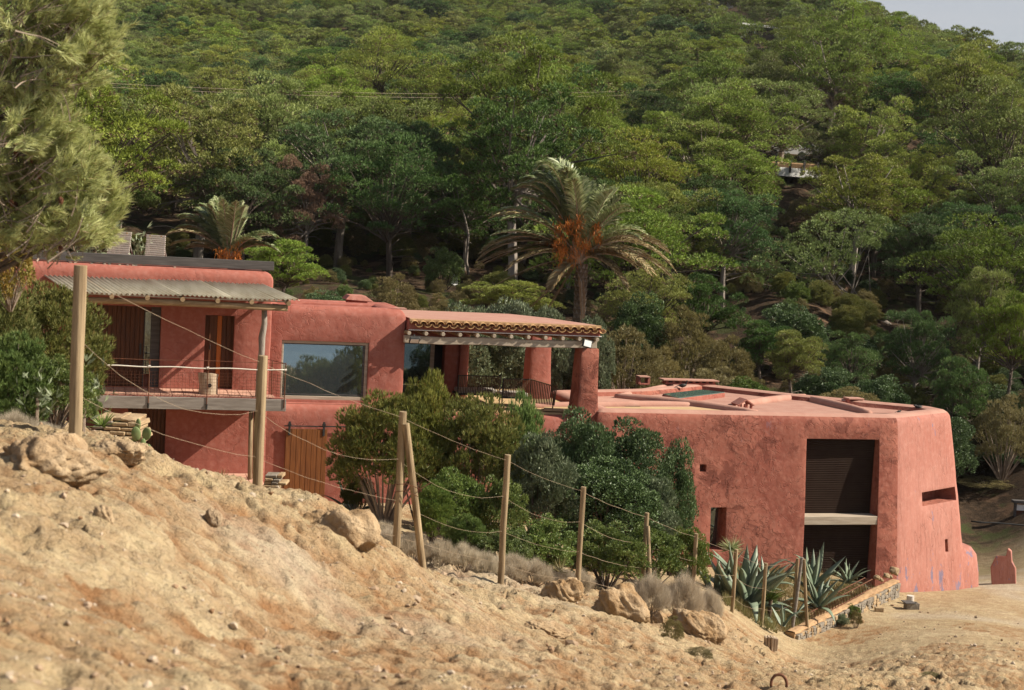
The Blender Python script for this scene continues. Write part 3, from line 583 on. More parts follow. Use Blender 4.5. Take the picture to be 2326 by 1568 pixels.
# ================================================================== STUDIO BUILDING
st = thing('studio_building', 'worn red plastered flat roofed building with tall brown roller shutters and bright chamfered corner', 'building', BO, YAW)
plan = [(2.6, -.12), (12.45, -.08), (15.3, 1.72), (15.25, 2.7), (11.8, 5.5), (9.2, 8.2), (6.0, 5.9), (2.6, 4.8)]
ch0, ch1 = Vector((12.45, -.08, 0)), Vector((15.3, 1.72, 0)); cd = (ch1-ch0).normalized(); cn = Vector((cd.y, -cd.x, 0))
def hc(u, v, off):                                         # pixel on the chamfer face -> (along, z)
    d = ray(u, v); Nw = e1*cn.x+e2*cn.y; P0 = wld(ch0.x, ch0.y, 0)+Nw*off; t = P0.dot(Nw)/d.dot(Nw); q = loc(d*t); return ((q-ch0).dot(cd), q.z)
Mc = Matrix.Translation(ch0) @ Matrix(((cd.x, cn.x, 0, 0), (cd.y, cn.y, 0, 0), (0, 0, 1, 0), (0, 0, 0, 1)))
(x0, za), (x1, zb_) = hc(2082, 1150, .2), hc(2146, 1107, .2); (x2, zc), (x3, zd) = hc(2116, 1254, .3), hc(2123, 1224, .3)
sa0, sa1 = 9.33, 11.80
prof = [(.50, -11.2), (.42, -10.3), (.30, -8.5), (.12, -6.5), (0, -5.25)]+[(-.3+.3*math.cos(t), -5.22+.3*math.sin(t)) for t in (.4, .8, 1.2, 1.57)]+[(-.5, -4.925), (-.62, -4.97), (-.68, -5.10)]
solid('outer_wall', plan, prof, 'plaster_worn', st, [B(sa0, sa1, -1.2, .20, -10.6, -5.66), B(A(1591, 1064, -.3), A(1606, 1064, -.3), -.8, .1, hb(1591, 1073, -.3)[1], hb(1591, 1056, -.3)[1]), B(A(1612, 1190, -.35), A(1648, 1190, -.35), -.9, .1, -8.98, -7.72),
      G().box(x0, x1, -.45, 1.0, za, zb_+.02, Mc), G().box(x2, x3, -.2, 1.0, zc, zd, Mc)], rc=.24, lump=.03, lumpseed=40, step=.4)
for k, m_ in enumerate(('plaster_bright', 'plaster_roof')): st.children[0].data.materials.append(MATS[m_]) if False else None
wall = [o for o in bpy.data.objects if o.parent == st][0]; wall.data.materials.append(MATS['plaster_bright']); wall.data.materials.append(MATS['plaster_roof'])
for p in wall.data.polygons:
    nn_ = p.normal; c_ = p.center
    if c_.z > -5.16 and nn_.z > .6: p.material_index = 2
    elif c_.x > 12.3 and nn_.x > .3 and (Vector((c_.x, c_.y, 0))-ch0).dot(cn) > -.3: p.material_index = 1  # sunward face takes the lighter copy of the wall plaster
solid('plinth', [(13.0, -.12), (16.95, 1.98), (17.0, 2.9), (13.2, 1.2)], [(.22, -11.2), (.16, -10.3), (.06, -9.75), (-.12, -9.52)], 'plaster_bright', st, lumpseed=44, rc=.15, lump=.03)
for v in wall.data.vertices:
    k = min(1, max(0, (v.co.x-12.7)/2.6)); v.co.x += k*(.16+.50*max(0, (-5.0-v.co.z)/5.3)); 
G().box(x0+.01, x0+(x1-x0)*.62, -.40, -.36, za, zb_, Mc).out('slot_window', 'glass_dim', st)
G().box(A(1612, 1190, .05)-.1, A(1628, 1190, .05), .04, .06, -8.96, -7.74).out('narrow_window', 'glass_dim', st)
def shutter(z0, z1, b):
    n = int((z1-z0)/.055); g = G(); V = []
    for i in range(n*2+1):
        z = z0+(z1-z0)*i/(n*2); V += [(sa0+.02, b-(.012 if i % 2 else 0), z), (sa1-.02, b-(.012 if i % 2 else 0), z)]
    return g.add(V, [(2*i, 2*i+1, 2*i+3, 2*i+2) for i in range(n*2)]).out('roller_shutter', 'shutter_brown', st)
shutter(-7.99, -5.66, .12); shutter(-10.5, -8.26, .0)
G().box(sa0-.01, sa1+.03, -.34, .14, -8.25, -7.99).out('cross_beam', 'wood_pale', st, .012)
G().box(sa0+.02, sa1-.02, -.02, .1, -8.36, -8.262).out('shutter_box', 'shutter_brown', st)
# roof: rounded ribs, skylight, vents
zr = -5.08
def z3(x, y): return (1248.8+x*.4627, 794.7+y*.4627)
def rib(pts, r=.17, taper=True):
    P = [lcl(*z3(x, y), zr+.06) for x, y in pts]; Q = []
    for i in range(len(P)-1): Q += [P[i].lerp(P[i+1], t/6) for t in range(6)]
    Q.append(P[-1]); n = len(Q); rs = [r*(.35+.65*math.sin(math.pi*min(1, max(.0, (i+.3)/(n-.4))))**.35) for i in range(n)]
    G().tube([(q.x, q.y, zr+.0) for q in Q], rs, 10).out('roof_rib', 'plaster_roof', st, smooth=True)
rib([(-140, 268), (200, 266), (480, 262), (700, 262)], .14); rib([(320, 222), (500, 240), (700, 262), (1015, 302)], .17); rib([(880, 272), (1060, 245), (1250, 222)], .16); rib([(1245, 232), (1400, 268), (1570, 306)], .19); rib([(330, 222), (480, 196), (650, 160)], .13)
sp_ = G().prism([tuple(lcl(*z3(x, y), zr)[:2]) for x, y in ((-30, 300), (-30, 283), (700, 283), (900, 306), (700, 309), (300, 312))], zr, zr+.018).out('sand_bed', 'sand_floor', st)
sk = [lcl(*z3(x, y), zr+.16) for x, y in ((628, 236), (550, 216), (742, 195), (860, 207))]
G().prism([(q.x, q.y) for q in sk], zr-.05, zr+.13).out('skylight_kerb', 'plaster_red', st, .02)
cq = sum(sk, Vector())/4; G().prism([tuple((cq+(q-cq)*.98)[:2]) for q in sk], zr+.132, zr+.16).out('skylight', 'skylight_glass', st)
chimney(*z3(457, 128), 0, lcl(*z3(457, 165), zr).y+.0, .42, .4, .30, 'flat', st)
chimney(*z3(682, 145), 0, 7.6, 2.1, .5, .16, 'flat', st)
q = lcl(*z3(948, 288), zr); chimney(*z3(948, 242), 0, q.y, .48, .42, .40, 'hut', st); q = lcl(*z3(1490, 268), zr); chimney(*z3(1490, 235), 0, q.y, .58, .42, .26, 'flat', st)
g = G(); random.seed(5)
for i in range(34):                                        # bare stones along the far edge of the bright face
    t = (i+.5)/34; z = -5.4-4.4*t; off = .02+.42*t**1.1; c_ = ch1+cd*(off+.10)+cn*(off*.2); r_ = random.uniform(.05, .09)
    M_ = Matrix.Translation((c_.x, c_.y+.1, z)) @ Matrix.Rotation(random.uniform(0, 3), 4, 'Z'); g.box(-r_, r_, -r_, r_, -.07, .07, M_)
tag(g.out('edge_stones', 'stone_tan', st, .02, jit=.01), kind='stuff')
# ================================================================== PLANT KIT
def clumps_of(n, rad, lo, rng, inner=.55):
    d = sph(n, rng, lo); return d*np.array(rad)*rng.uniform(inner, .92, (n, 1))
def bushV(seed, ncl, per, k, Ln, Wd, spread, cr=(.2, .34), lo=-.5, upb=.35, rad=(1, 1, .5), cz=.5, quad=False, flat=.8, radial=.7, shell=.75, asp=2.4):
    """unit bush: half width 1, height 1"""
    rng = np.random.default_rng(seed); C = clumps_of(ncl, rad, lo, rng)+[0, 0, cz]; C[:, 2] = np.clip(C[:, 2], .06, 1)*asp; Ps, Ns, Ts = [], [], []
    for c in C:
        r = rng.uniform(*cr); d = sph(per, rng, -.6); P = c+d*np.array([r, r, r*flat])*rng.uniform(shell, 1.05, (per, 1)); out = nrm(c-[0, 0, cz*.5*asp]+1e-6)
        Ps.append(P); Ns.append(nrm(d*radial+out*.35+[0, 0, upb])); Ts.append(np.clip(rng.normal(rng.uniform(.2, .8), .16, per), 0, .92))
    P, N, T = np.concatenate(Ps), np.concatenate(Ns), np.concatenate(Ts); ok = P[:, 2] > .0; P, N, T = P[ok], N[ok], T[ok]
    V = needles(P, N, k, Ln, Wd, spread, rng, quad); T = np.repeat(T, k); T[rng.random(len(T)) < .03] = 1
    V[:, 2] /= asp; C[:, 2] /= asp
    return V, T, C
PROTO = {}
def plant_proto(key, mat, stem='bark', hscale=1.0, **kw):
    V, T, C = bushV(**kw); q = 4 if kw.get('quad') else 3
    V = V.copy(); me = fast(key, V, q, mat, 'mesh', T)
    g = G(); rng = random.Random(kw['seed'])
    for c in C[::max(1, len(C)//26)]:
        m_ = Vector(c); g.tube([(m_.x*.08, m_.y*.08, 0), (m_.x*.45, m_.y*.45, m_.z*.42+rng.uniform(-.03, .03)), (m_.x*.95, m_.y*.95, m_.z*.95)], [.028, .016, .006], 4, False)
    sm = bpy.data.meshes.new(key+'_stem'); sm.from_pydata(g.v, [], g.f); sm.materials.append(MATS[stem]); PROTO[key] = (me, sm)
def bush(key, name, label, cat, u, vtop, D, wpx, group=None, rz=0, wy=1.0, zb=None, mat=None, base=None):
    p = at(u, vtop, D); z0 = gz(p.x, p.y)-.06 if zb is None else zb; w_ = wpx/2/F*D
    t = thing(name, label, cat, (p.x, p.y, z0), rz, group); t.scale = (w_, w_*wy, max(.15, (p.z-z0)))
    me, sm = PROTO[key]; f = link('foliage', me, None, t); s_ = link('stems', sm, None, t)
    if mat: f.material_slots[0].link = 'OBJECT'; f.material_slots[0].material = MATS[mat]
    return t
plant_proto('juniper', 'leaf_juniper', seed=1, ncl=190, per=48, k=5, Ln=.085, Wd=.018, spread=.30, cr=(.10, .2), upb=.75, lo=-.35, cz=.45, rad=(.9, .9, .5), stem='twig')
plant_proto('cypress', 'leaf_juniper_green', seed=2, ncl=130, per=50, k=5, Ln=.10, Wd=.022, spread=.28, cr=(.12, .22), upb=.8, lo=-.6, cz=.45, rad=(.75, .75, .52))
plant_proto('deep', 'leaf_deep', seed=3, ncl=100, per=120, k=3, Ln=.065, Wd=.03, spread=.55, cr=(.18, .32), asp=2.8, quad=True, upb=.3)
plant_proto('grey', 'leaf_grey', seed=4, ncl=90, per=110, k=3, Ln=.085, Wd=.028, spread=.5, cr=(.18, .3), quad=True, upb=.5)
plant_proto('lentisk', 'leaf_lentisk', seed=5, asp=2, ncl=90, per=80, k=3, Ln=.075, Wd=.032, spread=.6, cr=(.12, .24), quad=True, upb=.6)
plant_proto('dry', 'leaf_dry', seed=6, ncl=34, per=48, k=5, Ln=.32, Wd=.010, spread=.35, cr=(.12, .22), upb=.9, lo=-.1, asp=1, stem='twig', cz=.35, rad=(.9, .9, .5))
plant_proto('scrub', 'leaf_brownish', seed=7, ncl=60, per=70, k=4, Ln=.10, Wd=.018, spread=.45, cr=(.14, .26), upb=.7, stem='twig')
plant_proto('straw', 'leaf_straw', seed=8, asp=1, ncl=40, per=40, k=4, Ln=.30, Wd=.014, spread=.4, cr=(.1, .2), upb=1.2, lo=0, cz=.2, rad=(.9, .9, .5), stem='twig')
plant_proto('orangey', 'leaf_orange', seed=9, asp=1.2, ncl=34, per=40, k=3, Ln=.11, Wd=.04, spread=.6, cr=(.12, .24), quad=True, upb=-.3, stem='twig')
# ================================================================== FENCE
fence = thing('wire_fence', 'rustic fence of round chestnut posts and sagging wire running down the rocky slope', 'fence', at(898, 1275, 18.3))
FP = [(183, 603, 12.9, .061), (597, 808, 16.0, .058), (915, 935, 18.3, .053), (1153, 1033, 21.0, .050), (1325, 1106, 24.8, .050), (1469, 1165, 29.0, .050), (1581, 1212, 32.0, .050), (1672, 1248, 34.0, .049), (1739, 1279, 35.0, .049), (1811, 1268, 35.9, .045)]
tops = []
def post(P, top, r, name='post', mat='wood_post', lean=(0, 0)):
    b_ = Vector(P)-Vector((0, 0, .25)); Pm = b_.lerp(top, .5)+Vector((random.uniform(-.01, .01), 0, 0))
    G().tube([b_, b_.lerp(top, .25), Pm, b_.lerp(top, .8), top], [r*1.02, r, r*random.uniform(.96, 1.02), r*.98, r*.97], 12).out(name, mat, fence, .004, smooth=False, seg=1, world=True)
random.seed(3)
for i, (u, v, D, r) in enumerate(FP):
    tp = at(u, v, D); z = gz(tp.x, tp.y); tops.append(tp); post((tp.x+.0, tp.y, z), tp, r)
def brace(u0, v0, D0, u1, v1, D1, r, m_='wood_post'):
    t_ = at(u0, v0, D0); b_ = at(u1, v1, D1); b_.z = min(b_.z, gz(b_.x, b_.y)+.02); post(b_, t_, r, 'brace', m_)
brace(921, 962, 18.25, 968, 1297, 18.5, .050); brace(1471, 1195, 28.9, 1483, 1315, 28.4, .042); brace(1825, 1270, 35.8, 1838, 1425, 35.9, .045); brace(1821, 1266, 35.8, 1797, 1428, 35.7, .043, 'wood_grey')
wr = random.Random(11)
for k, (h, sag) in enumerate([(.07, .03), (.62, .12), (1.15, .10), (1.62, .05)]):
    for i in range(len(tops)-1):
        a, b_ = tops[i]-Vector((.03, .06, h)), tops[i+1]-Vector((.03, .06, h)); n = 9; s_ = sag*wr.uniform(.4, 1.6)*(2.2 if (k == 1 and i in (0, 1)) else 1)
        Q = [a.lerp(b_, t/n)-Vector((0, 0, s_*4*(t/n)*(1-t/n)+wr.uniform(-.008, .008))) for t in range(n+1)]
        if (k == 3 and i > 4): continue
        G().tube(Q, .0021 if i < 4 else .0034, 4, False).out('wire', 'wire_grey', fence, world=True)
g = G(); g.tube([tops[2]-Vector((.07, .05, .95)), tops[2]-Vector((-.1, .08, .93)), tops[2]-Vector((-.28, .02, 1.0)), tops[2]-Vector((-.4, -.05, .92))], .006, 4).tube([tops[2]-Vector((.07, .06, 1.05)), tops[2]-Vector((-.1, .07, 1.02)), tops[2]-Vector((-.25, .02, 1.1))], .006, 4).out('wire_tie', 'rust', fence, world=True)
# ================================================================== ROCKS
def rock(label, u0, u1, v0, v1, D, seed, group=None, mat='rock', rot=0, flat=None, sub=5, amp=.34, name='boulder'):
    bm = bmesh.new(); bmesh.ops.create_icosphere(bm, subdivisions=sub, radius=1); rng = np.random.default_rng(seed)
    V = np.array([v.co[:] for v in bm.verts]); o = rng.uniform(0, 99, 3)
    n1 = fbm(V[:, 0]*1.3+o[0]+V[:, 2]*.7, V[:, 1]*1.3+o[1]-V[:, 2]*.9, 4, seed)-.5; n2 = fbm(V[:, 0]*5+o[1]+V[:, 2]*3, V[:, 1]*5+o[2]-V[:, 2]*3, 4, seed+3)-.5
    q = fbm(V[:, 0]*9+V[:, 2]*7, V[:, 1]*9-V[:, 2]*5, 3, seed+5)
    q3 = fbm(V[:, 0]*20+V[:, 2]*17, V[:, 1]*20-V[:, 2]*15, 2, seed+8)-.5
    fc = rng.normal(size=(9, 3)); fc /= np.linalg.norm(fc, axis=1)[:, None]; cutd = rng.uniform(.62, .85, 9)
    for f_, cd_ in zip(fc, cutd): ex = np.clip(V@f_-cd_, 0, None); V = V-ex[:, None]*f_*.85
    V = V*(1+amp*2.2*n1+.34*n2-.5*np.clip(q-.5, 0, 1)+.07*q3)[:, None]
    for v, c in zip(bm.verts, V): v.co = c
    me = bpy.data.meshes.new(name); bm.to_mesh(me); bm.free(); me.polygons.foreach_set('use_smooth', [True]*len(me.polygons))
    um, vm = (u0+u1)/2, (v0+v1)/2; p = at(um, vm, D); w_ = (u1-u0)/2/F*D; h = (v1-v0)/2/F*D; o_ = link(name, me, mat); z0 = gz(p.x, p.y)
    o_.location = (p.x, p.y+w_*.4, min(p.z, z0+h*.30)); o_.scale = (w_, w_*.8, h*1.12); o_.rotation_euler = (rot*.3, rot*.4 if rot else 0, rot); tag(o_, label, 'rock', group); return o_
RK = [('large tan boulder with rounded top and shaded left side on the slope crest', 1331, 1476, 1289, 1392, 21), ('crumbly orange boulder just left of the large tan one on the crest', 1225, 1330, 1303, 1385, 20.8), ('long pale boulder sloping down to the right below the dry shrubs', 1515, 1650, 1352, 1450, 23), ('squat brown rock alone on open sandy ground lower centre right', 1405, 1468, 1455, 1498, 16.5),
 ('wide tan rock with flat shaded face at the foot of the leftmost post', 72, 196, 968, 1035, 11.3), ('broad smooth boulder at the left edge of the picture', -80, 215, 1012, 1130, 10.0), ('rounded lumpy rock below the dry stone ledge on the crest', 200, 330, 1000, 1060, 11.9), ('small brown hollowed rock in the middle of the left slope', 205, 262, 1120, 1175, 9.2), ('dark flat sided rock jutting from the left slope near the centre', 455, 505, 1150, 1205, 11.2),
 ('pitted rounded outcrop at the right end of the upper crest', 660, 862, 1158, 1330, 13.3), ('pale block between the two boulders left of the agaves', 1475, 1528, 1335, 1385, 22.2), ('low brown stone near the bottom right corner above the round bush', 2030, 2070, 1495, 1520, 26), ('small dark stone on the dirt right of the retaining wall', 1948, 1966, 1376, 1391, 38), ('orange flat rock lying on the sand in the lower middle', 1187, 1292, 1398, 1428, 15.5)]
for i, (lb, a, b_, c_, d_, D) in enumerate(RK): rock(lb, a, b_, c_, d_, D, 50+i, rot=.3*math.sin(i*2.1))
# loose stones: nobody could count them
rng = np.random.default_rng(12); n = 4200; yy = np.exp(rng.uniform(math.log(4.5), math.log(41), n)); xx = yy*rng.uniform(-.42, .42, n); keep = (fbm(xx*.5, yy*.5, 3, 5) > .46)
keep &= ~((yy > 33) & (xx < yy*.27)); xx, yy = xx[keep], yy[keep]; n = len(xx); sz = rng.lognormal(-4.35, .5, n)*(.6+yy/22); zz = gza(xx, yy)
ico = bmesh.new(); bmesh.ops.create_icosphere(ico, subdivisions=1, radius=1); iv = np.array([v.co[:] for v in ico.verts]); it = np.array([[v.index for v in f.verts] for f in ico.faces]); ico.free()
W3 = iv[None]*(rng.uniform(.65, 1.3, (n, len(iv), 1)))*sz[:, None, None]*rng.uniform(.6, 1.3, (n, 1, 3))*[1, 1, .75]+np.stack([xx, yy, zz+sz*.2], -1)[:, None]
tag(fast('loose_stones', W3[:, it].reshape(-1, 3), 3, 'pebble', None, np.repeat(rng.random(n), len(it))), 'loose stones and gravel scattered over the sandy slope', None, None, 'stuff')
# ================================================================== RETAINING WALL AND GARDEN BED
w0_, w1_ = at(1815, 1462, 35.4), at(2041, 1348, 42.3); w0_.z = gz(w0_.x, w0_.y); dv = (w1_-w0_); Lw = Vector((dv.x, dv.y)).length; aw = math.atan2(dv.y, dv.x)
rw = thing('retaining_wall', 'low dry stone retaining wall with ochre mortar top leading to the chamfered corner', 'wall', w0_, aw)
zt0, zt1 = at(1812, 1432, 35.4).z-w0_.z, at(2038, 1320, 42.2).z-w0_.z
def wt(x): return zt0+(zt1-zt0)*x/Lw
g = G(); V = []
for x in np.linspace(-.3, Lw, 12): V += [(x, .03, -1.2), (x, .28, -1.2), (x, .28, wt(x)-.02), (x, .03, wt(x)-.02)]
g.add(V, [(i*4+k, i*4+(k+1) % 4, (i+1)*4+(k+1) % 4, (i+1)*4+k) for i in range(11) for k in range(4)]+[(0, 1, 2, 3), (47, 46, 45, 44)]).out('core', 'mortar', rw)
V = []; nx = 40
for i in range(nx):
    x = -.32+(Lw+.3)*i/(nx-1)
    for y, dz in ((.0, -.04), (.01, .0), (.10, .015), (.22, .01), (.30, -.03)): V.append((x, y+random.uniform(-.02, .02), wt(x)+dz+random.uniform(-.008, .012)))
G().add(V, [(i*5+k, i*5+k+1, (i+1)*5+k+1, (i+1)*5+k) for i in range(nx-1) for k in range(4)]).out('coping', 'mortar', rw)
random.seed(8); x = -.25
while x < Lw-.05:
    wd = random.uniform(.10, .24); z = wt(x)-.07
    while z > wt(x)-.62:
        h = random.uniform(.07, .16); y0 = random.uniform(-.06, -.02); sx = random.uniform(-.03, .03)
        if sum(1 for c in rw.children if c.name.startswith('stone')) < 290:
            G().box(x+sx+.006, x+wd+sx-.006, y0, .12, z-h+.006, z-.006).out('stone', random.choice(['stone_grey', 'stone_grey', 'stone_grey', 'stone_tan']), rw, .016, jit=.009)
        z -= h
    x += wd
for i, (u, v, r) in enumerate([(1991, 1312, .10), (2001, 1317, .085), (2012, 1308, .11), (2021, 1310, .09), (2029, 1297, .16)]):
    p = at(u, v, 40.6+i*.35); o = rock(['upright tan stone standing on the wall top nearest the steel lattice', 'small tan stone second along the top of the retaining wall', 'grey tan stone in the middle of the row on the wall top', 'round stone under the big pale block on the wall top', 'big pale block sitting at the far end of the wall top'][i], u-9, u+9, v-8, v+8, 40.6+i*.35, 80+i, None, 'stone_tan', sub=3, name='wall_stone')
    o.location = (p.x, p.y, p.z); o.scale = (r, r, r*.8)
l0, l1 = at(1840, 1412, 36.6), at(1979, 1336, 40.2); lt = thing('steel_lattice', 'rusty steel lattice truss lying along the inner edge of the retaining wall', 'truss', l0, 0); q = l1-l0
U_ = Vector((0, 0, .26)); sd = Vector((-q.y, q.x, 0)).normalized()*.22; g = G()
for o in (Vector(), U_, U_+sd): G().tube([l0+o, l1+o], .014, 5).out('rail', 'rust', lt, world=True)
for i in range(44):
    t0, t1_ = i/44, (i+1)/44; a, b_ = (Vector(), U_) if i % 2 else (U_, Vector()); g.tube([l0+q*t0+a, l0+q*t1_+b_], .009, 4, False); g.tube([l0+q*t0+U_+(sd if i % 2 else Vector()), l0+q*t1_+U_+(Vector() if i % 2 else sd)], .007, 4, False)
tag(g.out('bracing', 'rust', lt, world=True), kind='stuff')
# bed vegetation
rng = np.random.default_rng(21); P = []
for k in range(3200):
    u = rng.uniform(1640, 2000); v0 = rng.uniform(1300, 1450)
    D = rng.uniform(34.6, 42.4); p = at(u, 1400, D); P.append((p.x, p.y))
P = np.array(P); rel = (P-np.array([w0_.x, w0_.y]))@np.array([-math.sin(aw), math.cos(aw)]); fr = 40+P[:, 0]*.287-P[:, 1]; ok = (rel > .35) & (fr > .3); P = P[ok]; P3 = np.c_[P, gza(P[:, 0], P[:, 1])-.02]
V = needles(P3, np.tile([0, 0, 1.], (len(P3), 1)), 9, .26, .016, .33, rng); tt_ = np.repeat(np.clip(fbm(P[:, 0]*.9, P[:, 1]*.9, 3, 4)*2.2-.6+rng.normal(0, .15, len(P)), 0, .9), 9)
tag(fast('ground_cover', V, 3, 'leaf_straw', None, tt_), 'dry and green grass covering the bed behind the retaining wall', None, None, 'stuff')
for i, (u, vt, D, w_, k, lb) in enumerate([(1890, 1360, 39, 60, 'straw', 'tawny dry grass tuft behind the steel lattice'), (1935, 1345, 40.5, 50, 'straw', 'tall golden grass tuft near the shutter foot'), (1935, 1372, 38.6, 44, 'lentisk', 'low green plant at the inner side of the steel lattice'), (1750, 1350, 36.8, 36, 'lentisk', 'small bright green plant between two fence posts and the big agave'), (1905, 1395, 37.8, 50, 'grey', 'grey green clump beside the lattice middle')]):
    bush(k, 'grass_tuft' if k == 'straw' else 'low_plant', lb, 'plant', u, vt, D, w_)
# agaves
def leaf_mesh(L_, W0, curl, seed):
    rng_ = random.Random(seed); g = G(); n = 12; V = []
    for i in range(n+1):
        t = i/n; w_ = W0*(.62+1.3*t*(1-t)*1.6)*(1-t**2.2)**.8 if t < 1 else .002; w_ = max(w_, .003); th = .045*(1-t)+.004
        ang = curl*t*t; x = L_*t*math.cos(ang*.5); z = L_*t*math.sin(ang*.5)
        V += [(x, -w_/2, z+w_*.22), (x, 0, z-.0), (x, w_/2, z+w_*.22), (x, 0, z-th)]
    Fc = [(i*4+k, i*4+(k+1) % 4, (i+1)*4+(k+1) % 4, (i+1)*4+k) for i in range(n) for k in range(4)]+[(0, 1, 2, 3)]
    g.add(V, Fc); me = bpy.data.meshes.new('leaf'); me.from_pydata(g.v, [], g.f); me.materials.append(MATS['agave_leaf']); me.polygons.foreach_set('use_smooth', [True]*len(me.polygons)); return me
LM = [leaf_mesh(1, .15, c, i) for i, c in enumerate([.0, -.35, -.8, .25, -1.3])]
def agave(label, u, v, D, n, L_, lo, hi, seed, wsc=1, group=None, stretch=(1,)):
    p = at(u, v, D); z = gz(p.x, p.y) if v is None else p.z; r = random.Random(seed); t = thing('agave', label, 'agave', p, r.uniform(0, 6), group)
    for i in range(n):
        q = i/(n-1); el = R(hi-(hi-lo)*q)+r.uniform(-.08, .08); o = link('leaf', LM[r.choice([0, 1, 1, 2, 3]) if el > .7 else r.choice([1, 2, 2, 4])], None, t)
        l = L_*(.82+.25*math.sin(q*3.1))*r.uniform(.85, 1.12); o.rotation_euler = (r.uniform(-.25, .25), -el, i*2.39996+r.uniform(-.2, .2)); o.scale = (l, l*wsc, l)
        o.location = (math.cos(i*2.4)*.05*q, math.sin(i*2.4)*.05*q, .02)
    return t
agave('largest blue green agave with broad upright leaves behind the fence posts', 1690, 1388, 36.4, 30, 1.75, 8, 86, 1, 1.15)
agave('tall narrow agave with upright leaves left of the largest one', 1628, 1375, 36.9, 9, 1.55, 55, 88, 2, .9)
agave('agave whose leaf tips reach in front of the lower shutter', 1842, 1342, 38.2, 14, 1.25, 25, 86, 3, 1.05)
agave('medium agave with arching leaves beside the three joined posts', 1856, 1383, 37.2, 15, 1.1, 10, 75, 4, 1.0)
agave('small agave at the right end of the bed below the shutter', 1925, 1325, 41.0, 16, .85, 12, 82, 5, .9)
agave('blue agave half hidden behind the largest one near the wall', 1735, 1335, 40, 14, .95, 20, 80, 6, 1)
agave('agave with thin curved leaves at the foot of the sliding door', 800, 1168, 35.0, 11, .95, 15, 80, 7, .75)
agave('young pale agave shoot in front of the bed by the sawn stump', 1777, 1424, 34.6, 4, .62, 50, 88, 8, 1.5)
def spiky(name, label, cat, u, v, D, r, mat, n=160, trunk=0, wd=.022, lo=-.4):
    p = at(u, v, D); zg = gz(p.x, p.y); t = thing(name, label, cat, (p.x, p.y, min(zg, p.z-trunk)), 0); rng_ = np.random.default_rng(int(u)); d = sph(n, rng_, lo); off = np.array([0, 0, p.z-min(zg, p.z-trunk)])
    fast('leaves', needles(d*.04*r+off, d, 1, r, wd, .08, rng_), 3, mat, t, rng_.random(n)*.9)
    if trunk: G().tube([(0, 0, -.1), (.02, 0, off[2])], [.06, .05], 7).out('trunk', 'palm_trunk', t)
spiky('yucca', 'spiky green yucca head against the red wall above the agaves', 'yucca', 1661, 1247, 39.6, .42, 'frond_green', 150, .9, .035)
spiky('aloe', 'small yellow green spiky aloe between the joined posts and big agave', 'aloe', 1748, 1362, 36, .5, 'leaf_lentisk', 60, .05, .04, .2)
spiky('grass_clump', 'green and yellow spiky clump in front of the paved terrace', 'plant', 502, 1100, 33.8, .38, 'leaf_straw', 120, 0, .02, .1)
spiky('grass_clump', 'narrow leaved green clump on top of the dry stone ledge', 'plant', 233, 968, 23.6, .34, 'leaf_lentisk', 60, 0, .03, .15)
spiky('grass_clump', 'pale spiky clump in the grey scrub behind the fence centre', 'plant', 1272, 1300, 25, .3, 'leaf_straw', 50, 0, .018, .1)
# prickly pear
pc = thing('prickly_pear', 'prickly pear with oval pads beside the dry stone ledge', 'cactus', at(320, 1030, 24.0))
for x, y, rx, ry, tl in [(787, 1142, 17, 38, .05), (776, 1192, 27, 42, -.15), (836, 1192, 28, 40, .2), (846, 1266, 15, 16, .3), (815, 1248, 16, 30, .1), (762, 1232, 13, 14, -.3), (800, 1290, 22, 30, 0)]:
    c_ = at(x*.3981, 510.9+y*.3981, 24+random.uniform(-.06, .06)); s_ = .3981/F*24; bm = bmesh.new(); bmesh.ops.create_icosphere(bm, subdivisions=3, radius=1, matrix=Matrix.Diagonal((rx*s_, .025, ry*s_, 1))); me = bpy.data.meshes.new('pad'); bm.to_mesh(me); bm.free()
    me.polygons.foreach_set('use_smooth', [True]*len(me.polygons)); o = link('pad', me, 'cactus', pc); o.location = c_-pc.location; o.rotation_euler = (0, tl, random.uniform(-.5, .5))
# dry stone ledge, terrace, stone pile
random.seed(4)
def pile(name, label, u0, u1, vt, vb, D, dep, nl, cat='wall'):
    p = at((u0+u1)/2, vb, D); t = thing(name, label, cat, p); w_ = (u1-u0)/F*D; h = (vb-vt)/F*D
    for k in range(nl):
        x = -w_/2+random.uniform(-.05, 0); z = h*k/nl
        while x < w_/2:
            l = random.uniform(.14, .34); hh = h/nl*random.uniform(.8, 1.05); y = random.uniform(-.04, .04)+k*.04
            G().box(x+.006, x+l, y, y+dep, z, z+hh-.008).out('stone', random.choice(['stone_tan', 'stone_tan', 'stone_grey']), t, .015, jit=.012); x += l
    return t
pile('stone_ledge', 'dry stone ledge of flat tan stones between leftmost post and cactus', 205, 292, 950, 1010, 24, .7, 6); pile('stone_step', 'small stack of flat stones at the foot of the second post', 598, 629, 1080, 1118, 35.2, .5, 5)
pt = G().prism([(-9.9, -.02), (-9.9, -2.6), (-6.95, -2.4), (-6.9, -.02)], -8.4, -6.86).out('paved_terrace', 'paving', None, .02); pt.location = BO; pt.rotation_euler = (0, 0, YAW); tag(pt, kind='structure')
for i in range(9):
    for j in range(7):
        o = G().box(-9.85+i*.32, -9.55+i*.32, -2.3+j*.31, -2.01+j*.31, -6.865, -6.845+random.uniform(0, .004)).out('paving_tile', 'paving', pt, .004, seg=1)
# stump on the balcony
s_ = thing('log_stool', 'pale upright log stool with a dark knot standing on the balcony', 'stool', wld(A(472, 893, -.95), -.95, -4.60), YAW)
G().tube([(0, 0, 0), (.01, 0, .2), (-.01, 0, .40), (0, .02, .52)], [.255, .24, .25, .27], 18).out('log', 'cut_wood', s_, .012); G().tube([(.02, -.262, .24), (.02, -.22, .24)], [.045, .06], 10).out('knot', 'dark_inside', s_)
